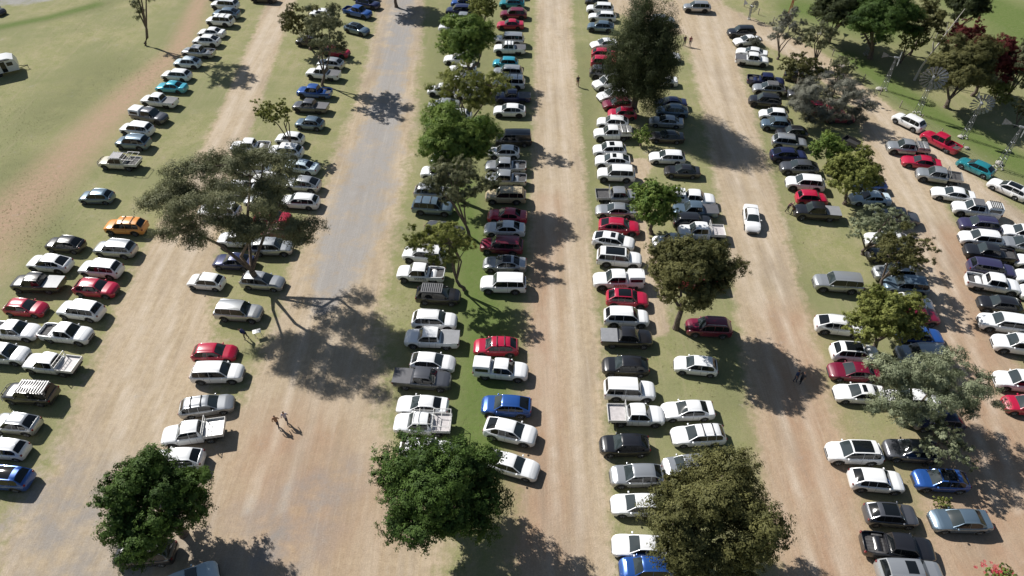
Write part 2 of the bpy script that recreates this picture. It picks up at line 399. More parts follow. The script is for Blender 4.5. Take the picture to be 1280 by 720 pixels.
            if 'x' in extras or 'k' in extras:
                b = MB()
                for k in range(6 if 'k' in extras else 2):
                    x = lerp(x0-.3, xe+.35, k/(5 if 'k' in extras else 1)); b.box(x-.045, x+.045, -yr0, yr0, Hc+.08, Hc+.11)
                for s in (1, -1):
                    b.box(xe+.3, x0-.25, *sorted((s*yr0*.97, s*yr0*.9)), Hc+.05, Hc+.08); b.box(xe+.3, xe+.4, *sorted((s*yr0*.97, s*yr0*.9)), Hc-.04, Hc+.06); b.box(x0-.4, x0-.3, *sorted((s*yr0*.97, s*yr0*.9)), Hc-.04, Hc+.06)
                out.append(['canopy_rack', b, PLASTIC, (0,0,0), []])
    if ty == 'utr':
        c = MB()
        for s in (1, -1): c.box(xe+.1, xbed+.1, *sorted((s*.35, s*.47)), .52, .72)
        c.box(xe+.1, xe+.18, -.8, .8, .5, .66)
        for s in (1, -1): c.box(xr-.5, xr-.46, *sorted((s*.6, s*.92)), .3, .75)
        out.append(['chassis', c, PLASTIC, (0,0,0), []])
        x0, x1 = xbed-.06, xe-.02; y = W/2+.01; zf = .98
        t = MB(); t.box(x1, x0, -y, y, zf-.1, zf, 0)
        for s in (1, -1): t.box(x1, x0-.07, *sorted((s*y, s*(y-.035))), zf+.003, zf+.25)
        t.box(x1, x1+.035, -y+.04, y-.04, zf+.003, zf+.25)
        out.append(['tray', t, 'tray', (0,0,0), []])
        fl = MB(); fl.box(x1+.06, x0-.08, -y+.06, y-.06, zf+.004, zf+.022)
        out.append(['tray_floor', fl, 'trayfloor', (0,0,0), []])
        hb = MB()
        for s in (1, -1): hb.box(x0-.06, x0, *sorted((s*(y-.05), s*y)), zf, H+.05)
        for z in (H+.0, (zf+H)/2, zf+.4): hb.box(x0-.05, x0-.01, -y+.05, y-.05, z, z+.05)
        for k in range(5): yy = lerp(-y+.3, y-.3, k/4); hb.box(x0-.045, x0-.015, yy-.015, yy+.015, zf+.4, H)
        out.append(['headboard', hb, 'tray', (0,0,0), []])
        if 'f' in extras:                   # ladder frame over the tray
            f = MB()
            for s in (1, -1):
                f.tube([(x1+.05, s*(y-.03), zf), (x1+.05, s*(y-.03), H+.1), (x0-.03, s*(y-.03), H+.1)], .035, 5)
                f.tube([(xB, s*(y-.25), H+.1), (x0-.03, s*(y-.25), H+.1)], .03, 5)
            for x in (x1+.05, lerp(x0, x1, .5), xB, xB-.5): f.tube([(x, -y+.03, H+.1), (x, y-.03, H+.1)], .03, 5)
            out.append(['ladder_frame', f, 'tray', (0,0,0), []])
        if 't' in extras:                   # toolboxes on the tray
            for (a, b) in ((x0-.15, x0-.75), (x0-.85, x1+.2)):
                f = MB(); f.box(b, a, -y+.1, y-.1, zf+.03, zf+.55, 0, .03)
                for s in (-.35, .35): f.box(b+.08, a-.08, s-.18, s+.18, zf+.551, zf+.57)
                out.append(['toolbox', f, ALU, (0,0,0), []])
    if 'w' in extras:                       # company sign-writing on the doors: broken blocks of red and dark lettering
        for s in (1, -1):
            d = MB(); r2 = random.Random(3)
            for row in range(2):
                x = .55
                while x > -.7:
                    l = r2.uniform(.08, .24); z = .84-row*.17; d.box(x-l, x, *sorted((s*(wid(0, .75)+.004), s*(wid(0, .75)-.004))), z, z+.11); x -= l+.05
            out.append(['door_lettering', d, mat('red_vinyl' , (.5,.03,.03), .5) if 'w' in extras and 'q' not in extras else mat('dark_vinyl', (.04,.06,.1), .5), (0,0,0), []])
    return out

_parts, _mesh = {}, {}
def make_car(name, px, py, ty, color, d, ang, extras, detail=True):
    var = rng.randrange(len(SPEC['ute' if ty in ('ute', 'utn', 'uca', 'utr') else ty]))
    p = at(px, py, .75); k = 12
    q = at(px+k*math.cos(R(ang)), py-k*math.sin(R(ang)), .75)
    rz = math.atan2(q[1]-p[1], q[0]-p[0])
    if d == 'L': rz += math.pi
    root = link(name, None, None, (p[0], p[1], GROUND_Z), rz); root.empty_display_size = .5; root.scale = (rng.uniform(.965, 1.035), rng.uniform(.98, 1.02), rng.uniform(.96, 1.03))
    if ty in ('suv', 'wag') and not extras and rng.random() < .3: extras = 'r'
    key = (ty, var, extras)
    if key not in _parts: _parts[key] = build_parts(ty, var, extras)
    M = {'paint': [paint(color), PLASTIC], 'cover': GREYC if 'g' in extras else COVER, 'canopy': paint('white' if 'v' in extras else color),
         'tray': TRAYW if color in ('white', 'cream') else ALU, 'trayfloor': ALU if 'a' in extras or color not in ('white',) else mat('white_tray_floor', (.5,.47,.47), .6, noise=.15, nscale=3)}
    if color not in ('white',) : M['trayfloor'] = LINER
    def inst(pn, mb, mk, idx, parent, loc=(0,0,0)):
        m = M.get(mk, mk) if isinstance(mk, str) else mk
        kk = (key, idx, m[0].name if isinstance(m, list) else m.name)
        if kk not in _mesh: _mesh[kk] = mb.mesh(pn, m)
        return link(pn, _mesh[kk], parent, loc)
    for i, (pn, mb, mk, loc, subs) in enumerate(_parts[key]):
        if not detail and pn in ('underbody',): pass
        o = inst(pn, mb, mk, i, root, loc)
        for j, (sn, smb, smk) in enumerate(subs):
            if sn == 'rim' and not detail: continue
            inst(sn, smb, smk, (i, j), o)
    return root
GROUND_Z = 0.0
# ------------------------------------------------------------------ the cars, row by row (photo pixel, model, paint, nose, tilt, extras)
ROWS = {
 'A': ('far left row', -3, '''
275 -6 suv navy L
281 6 fwd white L . r
283 17 suv bluegrey L . r
275 26 fwd white L . x
264 40 sed white L
258 51 suv white L
248 65 ute silver L
234 78 suv lightblue L
220 93 wag white L
214 108 sed cyan L
199 126 utn white L -6 v
187 145 uca grey R -9 v
171 161 suv white L -6
166 178 fwd bluegrey L -4 r
150 203 utr cream L -3 fbk
120 245 hat bluegrey L -1
157 283 fwd orange L -2 x
81 305 suv black L -4
62 329 suv white L -5
47 354 utn black L -2 g
32 384 hat red R -4
17 413 ute white R -4
5 442 suv white R -4
'''),
 'A2': ('inner row at lower left', -4, '''
144 311 suv silver L -4
126 336 suv white L -5
120 360 suv red R -4
101 388 suv white L -7
83 417 ute white R -6
65 455 utr white L -6 n
38 492 fwd black L -4 kb
20 529 suv silver L -5
5 560 hat white L -5
4 597 suv blue L -4 d
'''),
 'B0': ('row under the big gum tree', -2, '''
330 -3 suv black L
313 183 ute white L 0
316 211 fwd white L 0
295 236 suv white L -2
274 264 fwd white L -3 x
296 299 suv white L -2
292 326 sed navy L -3
257 351 hat white L -5
299 390 fwd silver R -4 r
268 440 hat red R 1
272 466 suv white R 1
258 506 wag silver R 8 x
242 541 utr white L 8 a
222 574 suv white L 2
203 608 suv silver L 0
181 691 suv black L 3
230 728 sed lightblue R 22
'''),
 'B1': ('row left of the gravel lane', -4, '''
455 -6 fwd black R -8
460 4 suv navy R -10
447 15 ute blue R -12
446 36 suv bluegrey R -14 d
402 17 suv white L -8
386 51 suv black L -4
420 64 suv red R -8 x
413 79 suv silver L -6
404 92 utn white L -6
393 115 ute blue L -4
388 133 utn grey L -4
387 154 suv bluegrey L -5
362 173 hat white L -4
357 189 suv white L -4
376 207 sed lightblue L -8
378 230 suv silver L -5
336 225 suv white L -3
374 251 wag white L -3
328 250 suv silver L -3
341 272 suv red R -3
350 288 hat maroon L -3
340 309 fwd silver R 0
328 351 wag silver R -5 r
'''),
 'C': ('row right of the gravel lane', -2, '''
577 -6 suv navy L
578 3 suv blue L
574 13 suv navy L
580 24 ute silver L
566 34 suv white L
578 60 suv silver L
574 73 sed white L
578 87 suv white L
586 99 fwd white L
552 112 suv white L
586 117 suv white L
555 130 sed silver L
572 144 suv white L
560 160 fwd silver R
565 178 suv white L
557 199 suv grey L -2
549 216 fwd white L -3 x
542 239 wag silver R -3
541 259 fwd bluegrey R -4 x
555 290 suv grey R
530 318 suv white L -6
526 342 ute white L -3 wq
548 369 fwd black R -3 k
543 400 suv white R -2
540 423 utn white L -2 g
541 452 hat white R -4
528 474 utn grey R -4
528 506 sed white L -3
528 530 utr white L -2 f
532 562 suv white R -3
522 604 suv white L -3
'''),
 'D': ('row left of the central road', -1, '''
641 -8 suv black L
640 4 suv teal L
642 17 suv maroon L
638 30 sed red L
636 50 fwd silver L
637 61 utn white L . x
632 78 hat cyan L
635 90 suv silver L
636 104 fwd white L . x
641 121 utn navy L
637 138 suv white L
642 174 van black L 0
630 190 suv white L
632 208 ute silver L . g
632 224 ute silver L -2
632 245 fwd beige L . r
634 269 sed red L -3
631 285 sed white L -2
627 307 fwd maroon L -3 r
631 329 sed silver L -2 d
629 355 fwd white L -1
620 433 suv red L 0 x
626 462 uca white R -5
633 507 suv blue L -3
638 539 suv white R -13
640 580 sed white R -16
'''),
 'E': ('row right of the central road', -3, '''
746 1 suv black L
750 11 fwd white L
753 20 wag white L
751 33 suv bluegrey L
755 54 sed white L 6
756 67 hat red R
756 78 suv red R
756 91 suv grey R
760 103 suv white L 12
765 117 sed white L 12
772 129 hat maroon L 3
778 141 hat red L
766 153 suv white L
766 167 utr white L 0 t
762 187 suv white L 0 s
766 201 suv white L -2 s
770 218 fwd white L -2
772 245 utr silver R 0 a
770 262 sed silver L -2
774 283 suv red R -4
767 301 suv white R -9 s
774 323 fwd white R -5 d
773 350 uca white L 0 w
784 373 suv red R -3 d
783 397 fwd white R -2
783 422 utn black R -2 g
782 457 suv black L -2
787 488 fwd white R -2
795 519 utr white R -1
781 556 suv black L 0
796 594 suv silver L 1
797 630 hat white L 0
802 682 sed white L -3
808 710 hat blue L 0
'''),
 'F': ('short row beside the right-hand lane', -2, '''
828 25 suv silver R
833 70 suv white R
828 100 sed white L
838 128 sed navy L
840 139 suv bluegrey L
833 151 sed silver L -4
834 170 sed black L -3
834 196 wag white L -2
853 213 sed black L -3
866 248 uca white R -4 
869 263 utn bluegrey L -2
866 277 suv black R
876 290 utr white L -2
845 304 ute white L -2
850 330 suv bluegrey L
876 352 suv red L
886 409 suv maroon L -3
870 456 hat white L -6
860 512 sed white L 2
873 543 wag white L 3 x
858 581 hat silver L 5
864 616 suv grey R 0
'''),
 'G': ('row right of the right-hand lane', -3, '''
927 40 suv black L 0
934 50 sed white L 5
940 65 sed white L -8
940 75 utn white R -6
957 101 ute navy R -6
961 111 suv silver L -4 k
956 126 fwd black L -6
967 142 hat white L -5
970 155 suv bluegrey L -4
990 166 suv black L -2
987 177 suv silver R -6
986 194 suv navy R -2
999 209 suv grey L -3
1006 229 fwd white L -5
1015 247 hat red R -3
1021 265 utn black L -4 g
1047 354 fwd silver L -4
1049 407 suv white R -7
1069 441 suv white R -4 d
1068 464 sed maroon L -4
1075 491 sed white L -3 s
1067 566 fwd white L -2 d
1096 600 suv white R -5
1114 643 suv grey R -4 d
1122 684 ute black R -7
1138 716 suv silver R -3 s
'''),
 'H': ('tree-shaded row at right', -3, '''
998 95 suv black R -10
1003 117 suv grey L
1024 134 hat red R
1050 146 suv maroon R
1086 230 suv blue L -3
1088 247 sed lightblue L -2
1120 271 utn grey R -6 g
1108 300 suv white L
1108 318 suv black L
1118 341 suv silver L -2
1132 357 suv bluegrey L -5
1143 378 hat white R -8
1146 394 suv maroon R -4
1150 420 suv blue R -3
1152 443 suv silver L -3
1138 466 suv white L -3
1140 498 sed white L -3
1172 526 suv navy L -3
1140 563 suv grey L -4
1176 600 suv blue L -3 dx
1201 650 sed bluegrey L -1
'''),
 'I': ('far right row', -9, '''
1134 185 utr silver L -6 ta
1152 202 sed red L -8
1173 220 utr silver L -9
1192 242 sed white L -9
1220 262 uca white L -8 k
1224 281 suv purple L -6
1226 298 suv white L -6
1237 316 ute black L -8
1240 336 suv purple R -9
1241 354 ute white R -10
1250 380 suv black L -8
1256 404 suv white L -8
1274 431 suv white L -8
1276 477 fwd white L -6
1284 506 hat red L -6
'''),
 'J': ('row cut off by the right edge', -9, '''
1278 291 suv white L
1280 306 suv silver L
1295 327 hat white L
1298 348 suv white L
1304 367 suv white L
'''),
 'K': ('', 0, '''
1136 152 suv white L -26
1176 177 ute red L -26
1220 208 hat teal L -24
1261 235 wag white L -24 d
871 9 fwd silver L -2
940 272 sed white D 0
'''),
}
KLAB = ['white SUV parked in front of the red ute along the windmill fence', 'bright red dual-cab ute parked beside the windmill fence',
        'small teal hatchback parked behind the red ute beside the windmill fence', 'long white wagon with a dark glass roof behind the teal hatchback',
        'silver four-wheel drive alone on the dirt at the top of the field', 'white sedan driving alone down the right-hand dirt lane']
CW = dict(silver='silver', grey='dark grey', black='black', white='white', navy='navy blue', bluegrey='slate grey', lightblue='pale blue', cyan='turquoise',
          maroon='dark red', purple='dark purple')
def desc(c, short=False):
    ty, colr, ex = c[2], CW.get(c[3], c[3]), c[6]
    k = KIND[ty]
    if short: return colr+' '+('4WD' if ty == 'fwd' else k)
    s = colr+' '
    if ty == 'utn': s += 'ute with '+('grey' if 'g' in ex else 'flat')+' tub cover'
    elif ty == 'uca': s += 'ute with a canopy'
    elif ty == 'utr': s += ('tray ute with toolboxes' if 't' in ex else 'tray ute with ladder frame' if 'f' in ex else 'tray ute')
    elif ty == 'ute': s += 'ute with open tub'
    else: s += ('4WD' if ty == 'fwd' else k) + (' with roof rack' if 'k' in ex or 'x' in ex else ' with dark glass roof' if 'd' in ex else ' with sunroof' if 's' in ex else '')
    return s
GROUPS = {'A':'cars in the far left row', 'A2':'cars in the far left row', 'B0':'cars around the big gum tree', 'B1':'cars around the big gum tree'}
allcars = []
for rk, (phrase, dang, txt) in ROWS.items():
    cars = []
    for ln in txt.strip().splitlines():
        w = ln.split()
        cars.append([float(w[0]), float(w[1]), w[2], w[3], w[4], dang+rng.uniform(-1.2, 1.2) if len(w) < 6 or w[5] == '.' else float(w[5]), w[6] if len(w) > 6 else ''])
    if rk != 'K': cars.sort(key=lambda c: c[1])
    for i, c in enumerate(cars):
        if rk == 'K': lab = KLAB[i]
        else:
            up = desc(cars[i-1], True) if i else None; dn = desc(cars[i+1], True) if i < len(cars)-1 else None
            if up and dn: lab = f'{desc(c)}, {up} behind it, {dn} nearer, {phrase}'
            elif up: lab = f'{desc(c)}, nearest car of the {phrase}'
            else: lab = f'{desc(c)}, farthest car of the {phrase}'
        allcars.append((rk, i, c, lab, phrase))
ORD = 'first second third fourth fifth sixth seventh eighth ninth tenth eleventh twelfth thirteenth fourteenth fifteenth sixteenth seventeenth eighteenth nineteenth twentieth twenty-first twenty-second twenty-third twenty-fourth twenty-fifth twenty-sixth twenty-seventh twenty-eighth twenty-ninth thirtieth thirty-first thirty-second thirty-third thirty-fourth thirty-fifth thirty-sixth'.split()
from collections import Counter
cnt = Counter(a[3] for a in allcars)
for rk, i, c, lab, phrase in allcars:
    n = len(ROWS[rk][2].strip().splitlines())
    if rk != 'K' and (cnt[lab] > 1 or len(lab.split()) > 16):
        lab = f'{desc(c)}, {ORD[n-1-i]} from the near end of the {phrase}'
        if len(lab.split()) > 16: lab = f'{desc(c, True)}, {ORD[n-1-i]} from the near end of the {phrase}'
    nm = {'sed':'parked_sedan','hat':'parked_hatchback','suv':'parked_suv','fwd':'parked_four_wheel_drive','wag':'parked_station_wagon','van':'parked_van'}.get(c[2], 'parked_ute')
    if c[4] == 'D':
        p = at(c[0], c[1], .75); q = at(c[0]+2.5, c[1]+20, .75)
        root = make_car('moving_sedan', c[0], c[1], c[2], c[3], 'R', 0, c[6]); root.rotation_euler = (0, 0, math.atan2(q[1]-p[1], q[0]-p[0]))
    else: root = make_car(nm, *c, detail=c[1] > 150)
    tag(root, lab, KIND[c[2]] if KIND[c[2]] not in ('four-wheel drive',) else 'car', GROUPS.get(rk, 'cars in the '+phrase) if rk != 'K' else ('cars beside the windmill fence' if i < 4 else None))
print('cars', len(allcars))

# ------------------------------------------------------------------ ground
def poly_w(X, Y, line, soft=.35):
    """0..1 weight of a track: line = [(px, py, half width in px)]"""
    P = []
    for px, py, hw in line:
        p = at(px, py); P.append((p[0], p[1], hw/ppm(p)))
    best = np.zeros_like(X)
    for (x0, y0, w0), (x1, y1, w1) in zip(P, P[1:]):
        dx, dy = x1-x0, y1-y0; t = np.clip(((X-x0)*dx+(Y-y0)*dy)/(dx*dx+dy*dy+1e-9), 0, 1)
        d = np.hypot(X-(x0+t*dx), Y-(y0+t*dy)); w = w0+(w1-w0)*t
        v = np.clip(1.0 - (d/w - 1)/(2*soft) - .5, 0, 1)
        best = np.maximum(best, v)
    return best
DIRT = [
 [(372,-40,20),(352,0,18),(325,70,20),(298,140,24),(265,220,32),(232,300,44),(205,380,58),(190,460,75),(170,560,100),(150,650,150),(140,760,190)],
 [(230,560,70),(330,600,120),(400,720,160)],
 [(500,-40,26),(500,20,30),(488,90,34),(478,150,42),(455,230,50),(430,310,60),(408,400,66),(395,480,85),(375,560,110),(365,640,130),(360,760,170)],
 [(692,-40,20),(693,60,24),(696,160,30),(699,260,36),(703,360,41),(707,480,48),(708,600,54),(707,760,62)],
 [(770,0,30),(840,20,40),(885,40,30),(900,100,30),(920,180,34),(938,260,38),(955,340,40),(972,430,46),(995,530,52),(1020,640,60),(1045,760,66)],
 [(880,10,26),(950,40,24),(1010,70,22),(1060,110,22),(1110,150,24),(1160,190,26),(1215,240,28),(1290,300,34)],
 [(1085,140,18),(1115,200,26),(1150,260,34),(1172,320,40),(1188,380,46),(1215,450,50),(1235,520,60),(1265,620,90),(1270,760,110)],
 [(890,-20,30),(860,10,30)],
 [(800,205,14),(790,240,12),(795,290,14),(812,340,16),(822,410,14)],
]
TRK = [[(x+o*k_, y, 4) for x, y, k_ in l] for o in (-1, 1) for l in ([(350,10,7),(322,70,8),(295,140,10),(262,220,12),(228,300,14),(200,380,17),(180,470,20),(168,600,24),(160,720,28)],
 [(692,-20,6),(693,60,7),(696,160,9),(699,260,10),(703,360,12),(706,480,14),(708,600,16),(707,740,18)],
 [(885,20,8),(900,100,9),(921,180,9),(939,260,10),(957,340,12),(975,430,14),(996,530,16),(1020,640,18),(1040,730,20)],
 [(500,10,8),(488,90,9),(478,150,10),(452,240,12),(420,330,14),(395,430,15),(365,540,18),(330,640,22)], [(950,40,6),(1060,108,7),(1160,188,8),(1290,300,9)],
 [(235,40,5),(175,105,6),(115,165,7),(60,225,8),(0,285,9)], [(1100,160,6),(1150,260,8),(1185,370,10),(1225,500,12),(1262,640,14)])]
RED = [[(255,-10,10),(225,60,14),(170,110,20),(115,165,26),(60,225,32),(0,280,42),(-60,330,60)], [(1190,300,26),(1215,400,34),(1240,520,60),(1270,640,110),(1270,760,130)],
       [(690,250,16),(680,420,22),(678,560,34),(680,680,44)], [(360,560,60),(380,640,90)], [(985,400,30),(1000,520,44),(1030,640,60),(1050,760,66)]]
ASPH = [[(508,-20,12),(500,40,14),(490,90,17),(481,140,24),(470,185,30),(453,240,37),(438,290,38),(420,345,32),(404,385,14)], [(-40,2,22),(40,0,13),(110,-12,10)]]
PALEG = [[(-60,640,60),(60,630,70),(120,700,100),(200,760,90)], [(340,680,60),(420,600,30)], [(500,0,20),(488,80,24)], [(60,640,40),(90,590,24)]]
GREEN = [[(-30,40,14),(60,24,12),(120,8,14),(175,-15,20)], [(905,60,14),(925,130,22),(950,230,24),(975,320,26),(1000,400,26)],
         [(600,0,34),(590,120,44),(592,240,50),(590,360,62),(590,480,62),(590,600,55)], [(1060,60,30),(1120,110,34),(1180,160,34),(1250,200,34),(1330,260,40)],
         [(1000,-10,40),(1100,30,60),(1200,60,60),(1300,90,90)], [(560,30,20),(545,150,18)], [(730,60,14),(734,200,14),(735,340,14),(748,470,14),(765,600,16)],
         [(1090,590,16),(1130,640,20),(1150,700,20)], [(60,150,40),(130,90,40)], [(20,210,40),(60,300,30)], [(1165,350,14),(1180,420,14)], [(900,430,30),(915,500,30)]]
LUSH = [[(1060,70,14),(1110,105,18),(1170,145,20),(1240,185,24),(1320,230,30)], [(1180,-20,40),(1260,20,60),(1330,60,80)], [(-30,40,8),(60,22,7),(120,6,8)], [(560,150,10),(610,420,40),(600,560,40)], [(1000,10,30),(1090,30,40)]]
def axis(lo, hi, step, far):
    a = list(np.arange(lo, hi+step/2, step)); s = step*2
    l = lo; h = hi
    while h < far: h += s; a.append(h); l -= s; a.insert(0, l); s *= 1.35
    return np.array(a)
xs_ = axis(-100, 100, .7, 1500); ys_ = axis(14, 138, .7, 1500)
X, Y = np.meshgrid(xs_, ys_)
def zone(lines, soft=.35):
    w = np.zeros_like(X)
    for l in lines: w = np.maximum(w, poly_w(X, Y, l, soft))
    return w
zd, zr, za, zp, zg, zl = zone(DIRT), zone(RED, .7), zone(ASPH, .5), zone(PALEG, .8), zone(GREEN, .6), zone(LUSH, .6)
zt = zone(TRK, .9)
Zh = .05*np.sin(X*.21+1)*np.sin(Y*.17) * np.clip(1-zd, 0, 1)
Zh = np.where((np.abs(X) < 105) & (Y < 145), Zh*.5, 0) - .02
gm, N, L, b = newmat('dry_grass_and_dirt')
def node(t, **k):
    n = N.new(t)
    for a, v in k.items(): setattr(n, a, v)
    return n
tc = node('ShaderNodeTexCoord')
def noise(scale, det=5, rough=.6, stretch=None, off=0):
    n = node('ShaderNodeTexNoise'); n.inputs['Scale'].default_value = scale; n.inputs['Detail'].default_value = det; n.inputs['Roughness'].default_value = rough
    mp = node('ShaderNodeMapping'); mp.inputs['Location'].default_value = (off, off*.7, 0)
    if stretch: mp.inputs['Scale'].default_value = stretch[0]; mp.inputs['Rotation'].default_value = (0, 0, stretch[1])
    L.new(tc.outputs['Object'], mp.inputs[0]); L.new(mp.outputs[0], n.inputs['Vector']); return n.outputs['Fac']
def math_(op, a, b_, clamp=False):
    n = node('ShaderNodeMath', operation=op, use_clamp=clamp)
    for i, v in enumerate((a, b_)):
        if isinstance(v, (int, float)): n.inputs[i].default_value = v
        else: L.new(v, n.inputs[i])
    return n.outputs[0]
def rng_(v, a, b_, c=0, d=1):
    n = node('ShaderNodeMapRange'); L.new(v, n.inputs['Value'])
    for k, x in zip(('From Min','From Max','To Min','To Max'), (a, b_, c, d)): n.inputs[k].default_value = x
    return n.outputs[0]
def mix(f, a, b_):
    n = node('ShaderNodeMix', data_type='RGBA'); 
    if isinstance(f, (int, float)): n.inputs[0].default_value = f
    else: L.new(f, n.inputs[0])
    for i, v in ((6, a), (7, b_)):
        if isinstance(v, tuple): n.inputs[i].default_value = (*v, 1)
        else: L.new(v, n.inputs[i])
    return n.outputs[2]
def attr(nm):
    n = node('ShaderNodeAttribute', attribute_name=nm); s = node('ShaderNodeSeparateColor'); L.new(n.outputs['Color'], s.inputs[0]); return s.outputs
A1, A2 = attr('zones_a'), attr('zones_b')      # a: dirt, red, asphalt   b: pale grey, green, lush
n_big, n_mid, n_small, n_fine = noise(.09, 4), noise(.45, 5, off=7), noise(1.7, 6, .65, off=3), noise(9, 5, .7)
n_str = noise(1.0, 5, .6, ((1.6, .12, 1), 0)); n_str2 = noise(.9, 4, .6, ((1.5, .1, 1), R(-38)), 5)
grass = mix(rng_(n_mid, .35, .68), (.24,.25,.10), (.335,.305,.165))
grass = mix(rng_(n_small, .48, .7, 0, .6), grass, (.34,.30,.185)); n_tuft = noise(4.2, 5, .75, None, 17); grass = mix(rng_(n_tuft, .5, .72, 0, .55), grass, (.17,.19,.08)); grass = mix(rng_(n_tuft, .45, .3, 0, .35), grass, (.40,.36,.24))
grass = mix(rng_(n_big, .42, .6, 0, .7), grass, (.205,.22,.10))
grass = mix(rng_(n_str2, .52, .75, 0, .4), grass, (.36,.30,.2))
gf = math_('MULTIPLY', A2[1], rng_(n_mid, .3, .6, .45, 1)); 
grass = mix(gf, grass, (.19,.20,.09))
lf = math_('MULTIPLY', A2[2], rng_(n_small, .3, .6, .75, 1)); grass = mix(lf, grass, (.105,.16,.035))
dirt = mix(rng_(n_small, .3, .7), (.37,.285,.19), (.52,.415,.285))
dirt = mix(rng_(n_str, .42, .72, 0, .65), dirt, (.55,.455,.355))
dirt = mix(rng_(n_big, .45, .65, 0, .5), dirt, (.34,.27,.185))
rf = math_('MULTIPLY', A1[1], rng_(n_mid, .25, .6, .5, 1)); dirt = mix(math_('MULTIPLY', rf, .75), dirt, (.37,.225,.145))
A3 = attr('zones_c'); tf = math_('MULTIPLY', A3[0], rng_(n_mid, .3, .6, .15, .8))
n_patch = noise(.22, 4, .55, ((1.4, .35, 1), R(20)), 21); dirt = mix(rng_(n_patch, .52, .7, 0, .55), dirt, (.29,.235,.18)); dirt = mix(rng_(n_patch, .48, .3, 0, .5), dirt, (.56,.47,.37))
dirt = mix(tf, dirt, (.60,.51,.41))
pf = math_('MULTIPLY', A2[0], rng_(n_mid, .35, .62, 0, 1)); dirt = mix(math_('MULTIPLY', pf, .85), dirt, (.285,.265,.25))
red_on_grass = mix(math_('MULTIPLY', A1[1], rng_(n_small, .3, .6, .5, 1)), grass, (.40,.275,.19))
edge = math_('ADD', A1[0], math_('ADD', math_('MULTIPLY', math_('SUBTRACT', n_small, .5), .8), math_('MULTIPLY', math_('SUBTRACT', n_mid, .5), .9)))
base = mix(rng_(edge, .28, .72), red_on_grass, dirt)
ae = math_('ADD', A1[2], math_('ADD', math_('MULTIPLY', math_('SUBTRACT', n_small, .5), .9), math_('MULTIPLY', math_('SUBTRACT', n_mid, .5), 1.9)))
asph = mix(rng_(n_mid, .3, .7), (.275,.272,.28), (.335,.328,.325))
base = mix(rng_(ae, .3, 1.0, 0, .85), base, asph)
n_rut = noise(1.0, 6, .75, ((4.5, .1, 1), R(-2)), 31); base = mix(math_('MULTIPLY', rng_(n_rut, .5, .7, 0, .3), A1[0]), base, (.27,.215,.155)); base = mix(math_('MULTIPLY', rng_(n_rut, .46, .32, 0, .2), A1[0]), base, (.6,.52,.42))
base = mix(rng_(n_fine, .4, .7, 0, .32), base, (.12,.10,.065))
fine2 = noise(30, 3, .7, off=11); base = mix(rng_(fine2, .5, .8, 0, .18), base, (.6,.52,.42))
L.new(base, b.inputs['Base Color']); b.inputs['Roughness'].default_value = .95; b.inputs['Specular IOR Level'].default_value = .15
bp = node('ShaderNodeBump'); bp.inputs['Strength'].default_value = .55; bp.inputs['Distance'].default_value = .08
hh = math_('ADD', n_small, math_('MULTIPLY', n_fine, .6)); hh = math_('ADD', hh, math_('MULTIPLY', math_('MULTIPLY', fine2, .5), 1.0)); L.new(hh, bp.inputs['Height']); L.new(bp.outputs[0], b.inputs['Normal'])

ny, nx = X.shape
fc = lambda a: (a[:-1,:-1]+a[1:,:-1]+a[:-1,1:]+a[1:,1:])/4
za_f, zd_f = fc(za), fc(zd)
cls = np.where(za_f > .5, 2, np.where(zd_f > .5, 1, 0))
idx = np.arange(ny*nx).reshape(ny, nx)
quads = np.stack([idx[:-1,:-1], idx[:-1,1:], idx[1:,1:], idx[1:,:-1]], -1)
V = np.stack([X, Y, Zh], -1).reshape(-1, 3)
CA = np.stack([zd, zr, za, np.ones_like(X)], -1).reshape(-1, 4); CB = np.stack([zp, zg, zl, np.ones_like(X)], -1).reshape(-1, 4)
CC = np.stack([zt, zt, zt, np.ones_like(X)], -1).reshape(-1, 4)
def np_mesh(name, V, Q, mats):
    me = bpy.data.meshes.new(name); me.vertices.add(len(V)); me.vertices.foreach_set('co', V.astype(np.float32).ravel())
    k = Q.shape[1]; me.loops.add(Q.size); me.loops.foreach_set('vertex_index', Q.astype(np.int32).ravel())
    me.polygons.add(len(Q)); me.polygons.foreach_set('loop_start', np.arange(0, Q.size, k, dtype=np.int32)); me.polygons.foreach_set('loop_total', np.full(len(Q), k, np.int32))
    for m in mats: me.materials.append(m)
    me.update(calc_edges=True); return me
for c_, nm in ((0, 'ground'), (1, 'dirt_road'), (2, 'asphalt_road')):
    Q = quads[cls == c_].reshape(-1, 4); used, inv = np.unique(Q, return_inverse=True)
    me = np_mesh(nm, V[used], inv.reshape(-1, 4), [gm])
    for an, C in (('zones_a', CA), ('zones_b', CB), ('zones_c', CC)):
        a = me.color_attributes.new(an, 'FLOAT_COLOR', 'POINT'); a.data.foreach_set('color', C[used].astype(np.float32).ravel())
    me.polygons.foreach_set('use_smooth', [True]*len(me.polygons))
    tag(link(nm, me), {'ground':'dry olive grass of the field between the dirt lanes','dirt_road':'pale dusty dirt lanes running between the rows of cars','asphalt_road':'worn grey gravel strips of the lane beside the gum tree and far corner'}[nm], 'ground' if c_ == 0 else 'road', None, 'structure')

